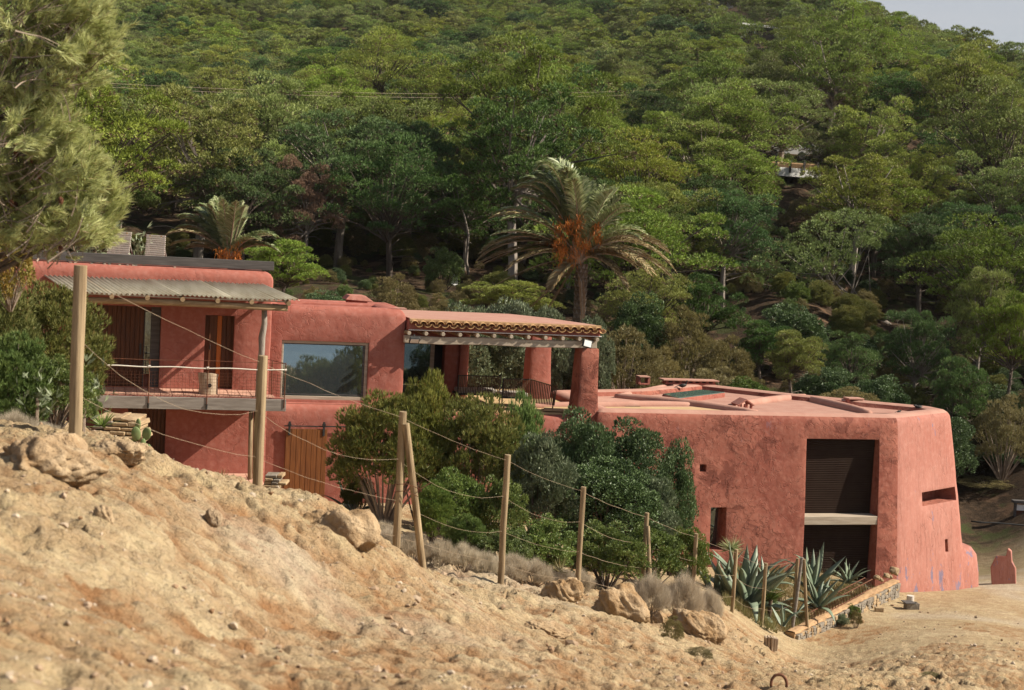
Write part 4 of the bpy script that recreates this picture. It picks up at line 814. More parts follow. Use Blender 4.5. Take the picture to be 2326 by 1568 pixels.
# ================================================================== SHRUBS round the house
S = [('juniper', 'juniper', 'olive brown juniper in front of the picture window side of the house', 'shrub', 885, 868, 33.5, 290), ('juniper', 'juniper', 'tall juniper with feathery peak reaching the glass door', 'shrub', 972, 818, 34.2, 210), ('juniper', 'juniper', 'broad brownish juniper below the woven sofas', 'shrub', 1085, 876, 34.0, 300),
 ('cypress', 'juniper', 'bright green juniper with pointed tops right of the brownish ones', 'shrub', 1195, 872, 34.6, 150), ('deep', 'shrub', 'dark glossy shrub under the front pillar', 'shrub', 1325, 925, 35.2, 200), ('deep', 'shrub', 'dark glossy shrub at the left end of the studio front wall', 'shrub', 1440, 945, 35.6, 190), ('deep', 'shrub', 'dark glossy shrub nearest the small square wall opening', 'shrub', 1540, 992, 37.0, 125),
 ('grey', 'shrub', 'grey green leafy shrub in the middle of the thicket', 'shrub', 1235, 990, 33.0, 170), ('deep', 'shrub', 'wide dark shrub in the centre of the thicket behind the posts', 'shrub', 1385, 1040, 33.6, 270), ('grey', 'shrub', 'grey leaved shrub in front of the dark ones below the studio roof', 'shrub', 1480, 1085, 34.6, 170),
 ('lentisk', 'shrub', 'bright green leafy shrub beside the leaning brace post', 'shrub', 1040, 1062, 31.5, 160), ('lentisk', 'shrub', 'bright green upright shrub behind the fourth post', 'shrub', 1145, 1075, 31.5, 150), ('cypress', 'juniper', 'small soft conical juniper just behind the double post', 'shrub', 990, 1085, 30.0, 120), ('lentisk', 'shrub', 'low green shrub left of the fifth post', 'shrub', 1235, 1172, 27.5, 190),
 ('lentisk', 'shrub', 'low green shrub right of the fifth post', 'shrub', 1385, 1186, 28.3, 200), ('lentisk', 'shrub', 'low yellow green shrub behind the sixth post', 'shrub', 1480, 1190, 29.6, 180), ('lentisk', 'shrub', 'round green shrub at the right end of the thicket by the agaves', 'shrub', 1565, 1192, 32.5, 130), ('juniper', 'juniper', 'small juniper sprig hanging over the agave by the sliding door', 'shrub', 815, 1075, 34.4, 90),
 ('lentisk', 'shrub', 'low dark green shrub above the grey scrub in the centre', 'shrub', 1150, 1200, 26, 160), ('cypress', 'juniper', 'soft green juniper low between the double post and the fourth post', 'shrub', 1060, 1160, 26.5, 140)]
for i, (k, nm, lb, ct, u, vt, D, w_) in enumerate(S): bush(k, nm, lb, ct, u, vt, D, w_, rz=i*1.3, wy=.8 if k != 'juniper' else .75)
for i, (u, vt, D, w_) in enumerate([(880, 1205, 21.5, 80), (940, 1215, 21, 90), (1000, 1232, 21.5, 90), (1055, 1240, 22, 90), (1105, 1258, 22.5, 90), (1160, 1262, 23.5, 95), (1215, 1275, 24, 90), (1270, 1292, 25, 80), (870, 1190, 24, 70), (1320, 1298, 26, 70)]):
    bush('dry', 'dry_shrub', 'grey dry cushion shrub along the fence foot, '+['second', 'third', 'fourth', 'fifth', 'sixth', 'seventh', 'eighth', 'ninth', 'first', 'tenth'][i]+' from the left in its row', 'shrub', u, vt, D, w_, 'grey dry shrubs along the fence foot', rz=i)
for i, (u, vt, D, w_, lb) in enumerate([(1480, 1312, 24, 100, 'grey dry shrub above the large tan boulder right side'), (1555, 1312, 25, 100, 'grey dry shrub between the sixth and seventh posts'), (1610, 1342, 26, 70, 'sparse grey dry shrub at the left foot of the agaves'), (30, 940, 14.2, 120, 'pale grey dry bush at the left edge above the smooth boulder'), (95, 962, 14.6, 90, 'pale grey dry bush between the left edge and the leftmost post'), (1530, 1400, 20.5, 60, 'small brown bush in front of the long pale boulder'), (2116, 1532, 23, 56, 'small round brown bush near the bottom right corner'), (1946, 1384, 37.4, 30, 'little dry bush against the outer face of the retaining wall'), (825, 1262, 14.6, 46, 'small green weed on the right end of the rocky crest'), (1590, 1470, 18, 70, 'small dark bush low on the slope right of centre')]):
    bush('dry' if i not in (5, 6, 7, 8, 9) else ('scrub' if i != 8 else 'lentisk'), 'dry_shrub' if i != 8 else 'weed', lb, 'shrub', u, vt, D, w_)
# left thicket
bush('juniper', 'juniper', 'large brown green juniper bush behind the leftmost post', 'shrub', 120, 620, 17.5, 300, mat='leaf_juniper'); bush('juniper', 'juniper', 'dense juniper bush at the far left edge', 'shrub', -20, 600, 16.5, 300, rz=2); bush('cypress', 'juniper', 'low green juniper at the foot of the leftmost post', 'shrub', 175, 800, 18, 150, rz=1)
bush('cypress', 'juniper', 'dense green juniper at the left edge beneath the orange leaved shrub', 'shrub', 30, 740, 15.4, 230, rz=.5); bush('lentisk', 'shrub', 'green leafy bush low behind the foot of the leftmost post', 'shrub', 130, 800, 15.8, 170, rz=1.9)
bush('orangey', 'shrub', 'shrub with drooping orange yellow leaves at the left edge', 'shrub', 28, 560, 14.8, 110, zb=-1.1)
def oleander(label, u, v, D, r, n=46):
    p = at(u, v, D); t = thing('oleander', label, 'shrub', (p.x, p.y, p.z-.5)); rng_ = np.random.default_rng(int(u)); d = nrm(sph(n, rng_, .0)+[0, 0, .3]); P_ = rng_.normal(0, r*.6, (n, 3))*[1, 1, 1.3]+[0, 0, .5]
    fast('leaves', needles(P_, d, 3, r*.62, r*.13, .25, rng_, True), 4, 'leaf_grey', t, rng_.random(n*3)*.4+.5); G().tube([(0, 0, -.9), (0, 0, .5)], .02, 5).out('stem', 'twig', t)
oleander('pale long leaved oleander low in front of the left juniper', 85, 905, 15.2, .20); oleander('pale long leaved oleander leaves right behind the leftmost post', 193, 890, 16.2, .2); oleander('oleander tops just left of the wooden loungers on the roof', 218, 560, 41, .5, 90); oleander('low oleander between the two wooden loungers', 312, 572, 41.5, .35, 60)
# shrubs behind the house
T_ = [('grey', 'silver green shrub behind the pergola roof left part', 1060, 700, 47, 190), ('grey', 'silver green shrub in the middle behind the pergola roof', 1165, 688, 47.5, 170), ('grey', 'silver green shrub left of the palm trunk', 1245, 705, 48, 130), ('grey', 'silver green shrub right of the palm trunk', 1350, 725, 48, 100), ('deep', 'dark shrub filling the gap between rear pillar and door pier', 1130, 745, 49, 260), ('deep', 'dark shrub seen between the two pillars', 1285, 760, 49, 180),
 ('scrub', 'olive brown tamarisk behind the studio roof', 1430, 745, 56, 190), ('scrub', 'brownish shrub right of the tamarisk behind the studio', 1510, 790, 57, 110), ('scrub', 'low dark shrub behind the middle of the studio roof', 1640, 835, 60, 160), ('lentisk', 'low green scrub behind the studio chimney cap', 1700, 855, 58, 110), ('scrub', 'scrub beyond the far right corner of the studio', 1930, 880, 62, 150), ('deep', 'dark scrub right of the studio building', 2120, 960, 68, 180), ('deep', 'dark scrub above the parking ground at the right edge', 2270, 1020, 68, 190), ('scrub', 'brown scrub on the bank at the right edge', 2240, 1085, 66, 160)]
for i, (k, lb, u, vt, D, w_) in enumerate(T_): bush(k, 'shrub', lb, 'shrub', u, vt, D, w_, rz=i*.7, zb=at(u, 960, D).z if u < 2100 and u > 900 else None)
# ================================================================== LOUNGERS on the roof deck
def lounger(label, u0, u1, u2, u3, v0, v1, D):
    p = at((u0+u1)/2, v1, D); t = thing('deck_lounger', label, 'lounger', p, 0); w_ = (u1-u0)/F*D; h = (v1+14-v0)/F*D; dx = ((u2+u3)/2-(u0+u1)/2)/F*D; n = 13
    for i in range(n):
        q = i/(n-1); z = -.18+h*q; y = .45*q; x = -dx*(1-q)*-1; ww = w_/2*(1.04-.04*q)
        G().box(x-ww, x+ww, y-.012, y+.012, z-h/n*.42, z+h/n*.40).out('slat', 'slat_wood', t, .004, seg=1, jit=.002)
    for s_ in (-.62, .55): G().box(s_*w_/2-.025, s_*w_/2+.025, .43, .445, -.18+h*.86, -.18+h*1.02).out('strap', 'sand_floor', t)
    for s_ in (-1, 1): G().tube([(s_*w_*.42+dx, .03, -.2), (s_*w_*.42, .49, h-.2)], .022, 5).tube([(s_*w_*.42, .4, h*.7-.2), (s_*w_*.42, .9, -.25)], .02, 5).out('leg', 'wood_grey', t)
    return t
lounger('slatted wooden lounger with raised back left of the pair on the roof deck', 239, 288, 241, 293, 528, 572, 40); lounger('slatted wooden lounger with raised back right of the pair on the roof deck', 322, 366, 328, 374, 536, 577, 40.3)
# ================================================================== BIRDS
def bird(label, u, v, D, L_, face, low=False):
    p = at(u, v, D); t = thing('bird', label, 'bird', p, face); s_ = L_; zb = .06*s_ if low else .30*s_
    bm = bmesh.new(); bmesh.ops.create_icosphere(bm, subdivisions=3, radius=1)
    for v_ in bm.verts:
        x, y, z = v_.co; f = max(.12, 1-max(0, -x)**1.6*.85); v_.co = (x*.42*s_, y*.19*s_*f, z*.19*s_*f+zb+.16*s_+(x*.05*s_))
    me = bpy.data.meshes.new('body'); bm.to_mesh(me); bm.free(); me.polygons.foreach_set('use_smooth', [True]*len(me.polygons)); link('body', me, 'feather_dark', t)
    nx, nz_ = (.36*s_, zb+.24*s_); hz = zb+(.32 if low else .58)*s_
    G().tube([(nx*.7, 0, nz_-.04*s_), (nx, 0, nz_+.08*s_), (nx+.05*s_, 0, hz-.03*s_), (nx+.09*s_, 0, hz), (nx+.15*s_, 0, hz+.005), (nx+.19*s_, 0, hz-.02*s_)], [.12*s_, .085*s_, .065*s_, .08*s_, .06*s_, .02*s_], 8).out('head', 'feather_dark', t, smooth=True)
    G().tube([(nx+.17*s_, 0, hz-.01*s_), (nx+.29*s_, 0, hz-.03*s_)], [.022*s_, .004*s_], 5).out('beak', 'rust', t)
    g = G(); g.add([(-.28*s_, -.08*s_, zb+.16*s_), (-.28*s_, .08*s_, zb+.16*s_), (-.72*s_, .11*s_, zb+.02*s_), (-.72*s_, -.11*s_, zb+.02*s_), (-.28*s_, 0, zb+.24*s_), (-.70*s_, 0, zb+.07*s_)], [(0, 1, 2, 3), (4, 0, 3, 5), (4, 5, 2, 1), (0, 4, 1), (3, 2, 5)]).out('tail', 'feather_dark', t)
    if not low:
        for s2 in (-.07, .07): G().tube([(0, s2*s_, zb+.05*s_), (-.02*s_, s2*s_, .01), (.09*s_, s2*s_, .006)], .014*s_, 4).out('leg', 'rust', t)
b0 = hitz(*z3(648, 203), -5.06); bird('large dark bird standing on the studio roof beside the skylight', *z3(648, 199), b0.y, .36, .3)
b0 = hitz(*z3(1815, 298), -5.06); bird('dark bird resting low near the far right corner of the roof', *z3(1815, 298), b0.y, .42, math.pi+.2, True); b0 = hitz(*z3(1710, 311), -5.06); bird('very small dark bird on the roof above the corner', *z3(1710, 310), b0.y, .20, .4, True)
# ================================================================== DEBRIS and the right hand side
p = at(1749, 1474, pick(1749, 1474, 18, 45)); t = thing('sawn_stump', 'sawn pale wood stump with deep splits at the near end of the wall', 'stump', p)
for i in range(5):
    a = -.14+i*.062; G().box(a, a+.055, -.12+abs(i-2)*.03, .12, -.2, .30-abs(i-1.5)*.015).out('wood_split', 'cut_wood', t, .012, jit=.006)
p = at(1768, 1560, pick(1768, 1560, 8, 40)); t = thing('iron_ring', 'rusty iron ring sticking up out of the sand at the bottom edge', 'ring', p)
G().tube([(.085*math.cos(a), .02*math.sin(a), .03+.10*math.sin(a)) for a in np.linspace(-.3, math.pi+.3, 20)], .016, 6).out('ring', 'rust', t, smooth=True)
p = at(2069, 1384, pick(2069, 1384, 20, 60)); t = thing('stone_trough', 'small dark rectangular trough on the dirt before the plinth', 'trough', p, .15)
G().box(-.19, .19, -.13, .13, -.05, .02).box(-.19, .19, -.13, -.09, .02, .20).box(-.19, .19, .09, .13, .02, .20).box(-.19, -.15, -.09, .09, .02, .20).box(.15, .19, -.09, .09, .02, .20).out('basin', 'stone_grey', t, .01); G().box(-.26, .05, -.18, .16, .20, .225).out('lid', 'timber_dark', t)
p = at(2066, 1371, pick(2066, 1371, 20, 60)-.1); t = thing('concrete_pipe', 'short pale upright concrete pipe behind the small trough', 'pipe', p); G().tube([(0, 0, -.1), (0, 0, .24)], .11, 14, False).tube([(0, 0, .24), (0, 0, .10)], .08, 14).out('pipe_wall', 'cushion', t); G().tube([(0, 0, .24), (0, 0, .241)], [.112, .082], 14, False).out('rim', 'cushion', t)
p = at(1996, 1390, pick(1996, 1390, 20, 60)); o = G().box(-.12, .12, -.08, .08, -.05, .13).out('brick_block', 'stone_tan', None, .012, jit=.008); o.location = p; tag(o, 'tan block lying at the outer foot of the retaining wall', 'block')
ru = thing('ruined_pier', 'crumbling red plastered pier stub right of the studio plinth', 'pier', at(2280, 1352, 47))
def rpts(lst, D, b_): return [at(u, v, D+b_)-ru.location for u, v in lst]
out_ = [(2253, 1354), (2250, 1290), (2262, 1262), (2284, 1262), (2288, 1246), (2296, 1252), (2298, 1276), (2306, 1290), (2308, 1356)]
V = [tuple(q) for b_ in (0, .22, .45) for q in [x+Vector((random.uniform(-.03, .03)*(b_ > 0), 0, random.uniform(-.04, .04)*(b_ > 0))) for x in rpts(out_, 47, b_)]]; n = len(out_)
G().add(V, [tuple(range(n)), tuple(range(3*n-1, 2*n-1, -1))]+[(k*n+i, (k+1)*n+i, (k+1)*n+(i+1) % n, k*n+(i+1) % n) for k in (0, 1) for i in range(n)]).out('pier', 'plaster_bright', ru, .03)
pile('low_wall', 'low grey stone wall at the right edge beyond the ruined pier', 2300, 2345, 1342, 1362, 46, .4, 3)
p = at(2300, 1212, 62); sg = thing('information_board', 'dark roofed information board at the right edge beyond the parking ground', 'sign', p)
for x in (.0, 1.1): G().box(x-.05, x+.05, -.05, .05, -.1, 1.45).out('post', 'timber_dark', sg)
G().box(-.15, 1.25, -.15, .15, 1.38, 1.50).out('canopy', 'timber_dark', sg, .01); G().box(.06, 1.04, -.03, .0, 1.05, 1.3).out('panel', 'white_paint', sg); G().box(.06, 1.04, -.03, .0, .7, 1.03).out('board', 'wood_dark', sg)
hp = [at(u, v, 60) for u, v in ((2205, 1184), (2230, 1187), (2260, 1188), (2290, 1190), (2330, 1194), (2380, 1196))]
o = G().tube(hp, .035, 6).out('hose', 'rubber', None, smooth=True); tag(o, 'black hose stretched across the parking ground at the right', 'hose')
# ================================================================== NEAR PINE at the left edge
np_ = thing('pine_tree', 'near pine with long bright needles and dead twigs filling the left edge', 'tree', (-6.4, 13.6, gz(-6.4, 13.6)))
rng = np.random.default_rng(77); base = np.array(np_.location)
lobes = [(60, 40, 150, 95), (150, 75, 95, 85), (225, 105, 50, 45), (60, 150, 140, 70), (150, 180, 60, 40), (-30, 300, 130, 120), (60, 300, 95, 85), (120, 370, 90, 80), (60, 430, 150, 110), (160, 450, 75, 85), (205, 480, 60, 60), (120, 530, 100, 45), (180, 520, 60, 45), (-60, 500, 130, 110)]
Ps, Ns, Tw = [], [], []
for (u, v, ru_, rv_) in lobes:
    m_ = int(ru_*rv_/150); a = rng.uniform(0, 2*np.pi, m_); r = np.sqrt(rng.uniform(.08, 1, m_)); D = 13.6+rng.uniform(-.75, .75, m_)*np.sqrt(1.05-r*r)-.15
    for k in range(m_):
        uu, vv_ = u+ru_*r[k]*math.cos(a[k]), v+rv_*r[k]*math.sin(a[k])
        if uu < -120: continue
        p = np.array(at(uu, vv_, D[k])); d = np.array([.75*math.cos(a[k])*r[k]+.45, -.45+(13.6-D[k])*.5, -.55*math.sin(a[k])*r[k]+.42])+rng.normal(0, .28, 3)
        inner = (1-r[k])*.5+.2*(uu < 60)+.3*(vv_ > v+.4*rv_)
        Tw.append((p, nrm(d)));
        if rng.random() > inner*.9:
            for _k in range(5): Ps.append(p+rng.normal(0, .045, 3)+d*.03); Ns.append(nrm(d+rng.normal(0, .22, 3)))
Ps, Ns = np.array(Ps)-base, np.array(Ns); V = []; T = []
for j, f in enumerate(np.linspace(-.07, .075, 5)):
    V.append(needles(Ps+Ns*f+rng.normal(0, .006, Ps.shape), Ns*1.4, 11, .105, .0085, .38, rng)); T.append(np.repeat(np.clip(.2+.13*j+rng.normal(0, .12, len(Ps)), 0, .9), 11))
T = np.concatenate(T); T[rng.random(len(T)) < .035] = 1
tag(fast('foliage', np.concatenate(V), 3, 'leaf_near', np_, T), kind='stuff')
g = G(); rr_ = random.Random(5)
for p, d in Tw:
    p = Vector(p)-Vector(base); d = Vector(d); n_ = 4; c = p; P_ = [c]; q = -d
    for i in range(n_): q = (q+Vector((rr_.uniform(-.5, .2), rr_.uniform(-.3, .3), rr_.uniform(-.45, .25)))*.55).normalized(); c = c+q*rr_.uniform(.07, .13); P_.append(c)
    g.tube(P_, [.003, .004, .005, .006, .008], 3, False)
    if rr_.random() < .5: e = P_[2]; g.tube([e, e+Vector((rr_.uniform(-.1, .12), rr_.uniform(-.1, .1), rr_.uniform(-.13, .05))), e+Vector((rr_.uniform(-.15, .2), rr_.uniform(-.1, .1), rr_.uniform(-.22, .05)))], [.004, .003, .002], 3, False)
tag(g.out('twigs', 'twig', np_), kind='stuff')
g = G(); H_ = 5.2-0; tb = Vector((0, 0, -.3))
g.tube([tb, Vector((.1, 0, 1.5)), Vector((0, .1, 3.2)), Vector((.2, 0, 5.5))], [.2, .17, .13, .06], 10)
o_ = Vector(base)
for (u, v, ru_, rv_) in lobes:
    e = at(u, v, 13.7)-o_; s0_ = Vector((.05, 0, max(.6, e.z-1.0))); g.tube([s0_, s0_.lerp(e, .5)+Vector((0, .1, -.12)), e], [.05, .032, .012], 6, False)
g.out('trunk', 'bark', np_, smooth=True)
for i in range(26):
    u, v, ru_, rv_ = lobes[rr_.randrange(len(lobes))]; c = at(u+rr_.uniform(-.7, .7)*ru_, v+rr_.uniform(-.6, .7)*rv_, 13.2+rr_.uniform(-.2, .3))-o_
    cn_ = G().tube([c, c+Vector((.01, 0, -.02)), c+Vector((.015, 0, -.045)), c+Vector((.02, 0, -.07))], [.012, .024, .02, .004], 7).out('cone', 'rust', np_)
# ================================================================== PALMS
def frond(name, parent, P0, c1_, c2_, P3_, mat, rng, leaf=.42, nl=64, wd=.035, droop=.25, wind=(-.3, 0, 0)):
    P0, c1_, c2_, P3_ = [np.array(q, float) for q in (P0, c1_, c2_, P3_)]; t = np.linspace(.0, 1, nl)[:, None]; bz = lambda t: (1-t)**3*P0+3*(1-t)**2*t*c1_+3*(1-t)*t*t*c2_+t**3*P3_
    C = bz(t); Tn = nrm(bz(np.clip(t+.01, 0, 1.02))-bz(t-.01)); up_ = np.array([0, 0, 1.]); S_ = nrm(np.cross(Tn, up_)+1e-4); U2 = np.cross(S_, Tn); V = []; tn_ = []
    for s_ in (-1, 1):
        for kk in (0, .5):
            Cc = bz(np.clip(t+kk/nl, 0, 1)); L_ = leaf*np.clip(np.sin(np.pi*np.clip(t*.93+.09, 0, 1))**.55, .15, 1)*(t > .12)*rng.uniform(.8, 1.1, t.shape)
            d = nrm(Tn*.85+S_*s_*.75+U2*.38+np.array(wind)+rng.normal(0, .09, Tn.shape)); mid = Cc+d*L_*.55; tip = mid+nrm(d+[0, 0, -droop*2])*L_*.45; w_ = np.cross(d, U2+rng.normal(0, .3, U2.shape)); w_ = nrm(w_)*wd*.5
            V.append(np.stack([Cc, mid+w_, tip, mid-w_], 1)); tn_.append(np.clip(rng.normal(.45, .22, len(t)), 0, .92))
    o = fast(name, np.concatenate(V).reshape(-1, 3), 4, mat, parent, np.concatenate(tn_))
    g = G(); pts = bz(np.linspace(0, 1, 9)[:, None]); g.tube([Vector(p) for p in pts], list(np.linspace(.035, .006, 9)), 4, False); g.out('midrib', 'frond_tan_solid' if 'frond_tan_solid' in MATS else 'cut_wood', o)
    return o
def palm(name, label, c, D, tips, f2, zbase, tr, fr, scale, seed, leaf):
    C0 = at(c[0], c[1], D); t = thing(name, label, 'palm', (C0.x, C0.y, zbase)); rng = np.random.default_rng(seed); o_ = Vector(t.location); cc_ = C0-o_
    tips = tips+[(x+rng.uniform(-60, 50), y-rng.uniform(0, 60), k_, l_*rng.uniform(.8, 1.2)) for (x, y, k_, l_) in tips if k_ == 'g' or (k_ == 't' and rng.random() < .5)]
    for (x, y, kind, lift) in tips:
        u, v = f2(x, y); dd = rng.uniform(-1, 1)*1.3*scale; T_ = at(u, v, D+dd)-o_; v_ = T_-cc_; Ln = v_.length
        up_ = Vector((0, 0, 1)); c1_ = cc_+v_*.25+up_*Ln*lift*1.25; c2_ = cc_+v_*.70+up_*Ln*lift*(1.3 if T_.z > cc_.z-.3 else .9)
        st_ = cc_+Vector((rng.uniform(-.08, .08), rng.uniform(-.15, .05), rng.uniform(-.1, .15)))
        frond('frond', t, st_, c1_, c2_, T_, {'g': 'frond_green', 't': 'frond_tan', 'd': 'frond_dead'}[kind], rng, leaf*(1 if kind != 'd' else .55), wd=.056*scale if kind != 'd' else .02, droop=.25 if kind != 'd' else 1.2, wind=(-.28, 0, -.02) if kind != 'd' else (-.1, 0, -.5))
    # fruit stalks
    V = []
    for (x, y, r) in fr:
        u, v = f2(x, y); q = np.array(at(u, v, D-.55)-o_); n_ = 150; P_ = q+rng.normal(0, r*.62, (n_, 3))*[1, 1, 1.5]; V.append(needles(P_, np.tile([.1, -.2, -1.], (n_, 1)), 1, .16*scale, .022, .35, rng))
    V = np.concatenate(V); tag(fast('fruit_clusters', V, 3, 'fruit_orange', t), kind='stuff')
    # trunk with leaf scars
    g = G(); n_ = int((cc_.z+.3)/.16); 
    P_ = [Vector((cc_.x*(i/n_)**.8+tr[0]*math.sin(i/n_*2), 0, -.3+(cc_.z+.25)*i/n_)) for i in range(n_+1)]; g.tube([p for p in P_ for _ in (0, 1)][:0] or P_, [tr[1]*(1+.1*(i % 2)) for i in range(n_+1)], 14).out('trunk', 'palm_trunk', t)
    g = G(); r2 = random.Random(seed)
    for i in range(n_):
        for k in range(9):
            a = k*math.tau/9+i*.35; p = P_[i]; r_ = tr[1]*1.05; g.add([(p.x+math.cos(a-.3)*r_, p.y+math.sin(a-.3)*r_, p.z), (p.x+math.cos(a+.3)*r_, p.y+math.sin(a+.3)*r_, p.z), (p.x+math.cos(a)*r_*1.28, p.y+math.sin(a)*r_*1.28, p.z+.13*r2.uniform(.7, 1.3))], [(0, 1, 2)])
    tag(g.out('leaf_scars', 'bark_pale', t), kind='stuff'); return t
Z1 = lambda x, y: (1050.1+x*.2534, 369+y*.2534)
big = [(690, 95, 'g', .35), (760, 80, 'g', .42), (640, 150, 'g', .3), (600, 195, 'g', .3), (520, 230, 'g', .3), (430, 255, 'g', .28), (480, 330, 'g', .25), (290, 455, 'g', .22), (340, 525, 'g', .2), (250, 500, 't', .2), (870, 85, 'g', .3), (930, 110, 'g', .3), (980, 160, 'g', .2), (1060, 175, 'g', .12), (1130, 215, 'g', .1), (1150, 300, 'g', .1), (1060, 260, 't', .15), (820, 300, 'g', .25), (700, 330, 'g', .25),
       (1310, 250, 'g', .1), (1345, 270, 'g', .12), (1400, 230, 'g', .1), (1415, 330, 'g', .12), (1525, 440, 'g', .2), (1370, 560, 'g', .2), (1600, 690, 'g', .2), (1855, 810, 't', .22), (1700, 1020, 't', .22), (1885, 1045, 't', .25), (1490, 1150, 't', .3), (1560, 950, 't', .2), (120, 925, 't', .2), (90, 970, 'd', .2), (380, 975, 't', .22), (280, 1110, 'd', .12), (180, 780, 'g', .18), (160, 850, 't', .2), (420, 840, 'g', .15), (300, 700, 'g', .15), (610, 760, 't', .15),
       (510, 1400, 'd', .02), (720, 1400, 'd', .05), (1080, 1430, 'd', .12), (790, 1150, 't', .15)]
pb_ = at(1305, 820, 50.5); palm('palm_tree', 'tall windswept date palm with orange fruit stalks behind the pergola', (1316, 596), 50.5, big, Z1, -9.2, (.1, .205), [(870, 600, .22), (850, 720, .2), (880, 830, .2), (1000, 840, .2), (1050, 540, .16), (1030, 680, .18), (1200, 560, .13), (1210, 660, .14), (960, 570, .16), (900, 790, .15), (1100, 740, .16)], 1.0, 3, .58)
Z2 = lambda x, y: (340.6+x*.1464, 425.7+y*.1464)
small = [(250, 740, 't', .2), (470, 500, 'g', .2), (560, 620, 't', .18), (720, 330, 'g', .2), (760, 400, 'g', .2), (900, 260, 'g', .12), (960, 190, 'g', .1), (1060, 180, 'g', .08), (1130, 190, 'g', .05), (1290, 270, 'g', .05), (1420, 250, 'g', .06), (1530, 310, 'g', .08), (1500, 480, 'g', .1), (2000, 780, 'g', .2), (2010, 1000, 'g', .22), (1880, 930, 't', .2), (330, 900, 't', .15), (540, 960, 't', .15), (1700, 820, 'g', .2), (850, 560, 'g', .12), (1180, 330, 'g', .05), (400, 640, 'g', .2)]
palm('palm_tree', 'smaller date palm rising behind the roof deck right of the loungers', (521, 590), 47, small, Z2, -7, (.05, .24), [(1180, 1040, .14), (1340, 1030, .16), (1090, 1070, .12)], .95, 9, .40)
# ================================================================== FOREST
def pineV(seed, H, Rr, ncl, per, k, Ln, Wd, zc=.57, rz=.38, crs=(.13, .29), lean=0):
    rng = np.random.default_rng(seed); d = sph(ncl, rng, -.8); wob = 1+.32*np.sin(np.arctan2(d[:, 1], d[:, 0])*2+seed)[:, None]
    C = d*np.array([Rr, Rr, H*rz])*rng.uniform(.40, .95, (ncl, 1))*np.c_[wob, wob, np.ones_like(wob)]+[lean, 0, H*zc]; Ps, Ns, Ts = [], [], []
    for c in C:
        r = Rr*rng.uniform(*crs); q = sph(per, rng, -.2); P = c+q*np.array([r, r, r*.60])*rng.uniform(.72, 1.08, (per, 1)); Ps.append(P); Ns.append(nrm(q*[1, 1, .8]+[0, 0, .42])); tt_ = np.clip(rng.normal(rng.uniform(.2, .8), .13, per), 0, .92); low = np.clip((H*zc-c[2])/(H*rz)+.15, 0, 1); tt_[(q[:, 2] < .25) & (rng.random(per) < .30+.5*low)] = 1; Ts.append(tt_)
    P, N, T = np.concatenate(Ps), np.concatenate(Ns), np.concatenate(Ts); V = needles(P, N, k, Ln, Wd, .42, rng); T = np.repeat(T, k); T[rng.random(len(T)) < .02] = 1
    g = G(); r_ = random.Random(seed); bx, by = r_.uniform(-.5, .5), r_.uniform(-.4, .4); fork = Vector((bx+lean*.5, by, H*.46)); tr = .02*H+.03
    g.tube([(0, 0, -1.0), (bx*.3, by*.6, H*.16), (bx*.7+lean*.2, by*.8, H*.32), fork], [tr*1.15, tr, tr*.85, tr*.7], 7, False)
    for c in C[::2]:
        c = Vector(c); m_ = fork.lerp(c, .5)+Vector((r_.uniform(-.3, .3), r_.uniform(-.3, .3), -.25)); s_ = fork-Vector((0, 0, r_.uniform(0, H*.12))); g.tube([s_, m_, c], [tr*.42, tr*.25, tr*.1], 4, False)
    for i in range(14):
        a = r_.uniform(0, math.tau); z = r_.uniform(.2, .5)*H; e = Vector((math.cos(a)*Rr*r_.uniform(.3, .7), math.sin(a)*Rr*r_.uniform(.3, .7), z+r_.uniform(-.2, .6))); g.tube([(bx*z/H, by*z/H, z), e.lerp(Vector((0, 0, z)), .4)+Vector((0, 0, .15)), e], [.035, .02, .008], 3, False)
    return V, T, g
PN = []
def pine_proto(mat, seed, H, Rr, bark='bark', **kw):
    V, T, g = pineV(seed, H, Rr, **kw); me = fast('crown', V, 3, mat, 'mesh', T); tm = bpy.data.meshes.new('trunk'); tm.from_pydata(g.v, [], g.f); tm.materials.append(MATS[bark]); return me, tm
hi = dict(ncl=84, per=150, k=6, Ln=.165, Wd=.038)
for i, (m_, H, Rr, kw) in enumerate([('leaf_pine', 9, 3.9, {}), ('leaf_pine', 8, 3.4, dict(zc=.58, rz=.42)), ('leaf_pine', 10, 4.2, dict(zc=.64, rz=.34)), ('leaf_pine', 8.5, 3.2, dict(lean=1.0)), ('leaf_pine', 7, 3.0, dict(zc=.6, rz=.4)), ('leaf_pine', 9.5, 3.6, dict(ncl=76, crs=(.13, .24)))]):
    q = dict(hi); q.update(kw); PN.append(pine_proto(m_, 100+i, H, Rr, 'bark_pale' if i % 2 else 'bark', **q)+(H, Rr))
def pine(name, label, p, pr_, s, rz, group=None, mat=None, sz=1):
    t = thing(name, label, 'tree', p, rz, group); t.scale = (s, s, s*sz); f = link('crown', pr_[0], None, t); link('trunk', pr_[1], None, t)
    if mat: f.material_slots[0].link = 'OBJECT'; f.material_slots[0].material = MATS[mat]
    return t
occupied = []
def special(label, u, vtop, D, wpx, k, mat, rz=0, vb=None, name='pine_tree', sz=None):
    p = at(u, vtop, D); z0 = gz(p.x, p.y) if vb is None else at(u, vb, D).z; pr_ = PN[k]; s = wpx/2/F*D/pr_[3]; hh = (p.z-z0)/(pr_[2]*1.0*s); pine(name, label, (p.x, p.y, z0), pr_, s, rz, None, mat, max(.55, min(1.9, hh))); occupied.append((p.x, p.y, wpx/2/F*D*.8))
special('big dark crowned pine with pale forked trunk standing centre left behind the house', 905, 302, 86, 290, 2, 'leaf_pine_dark', .5, 690)
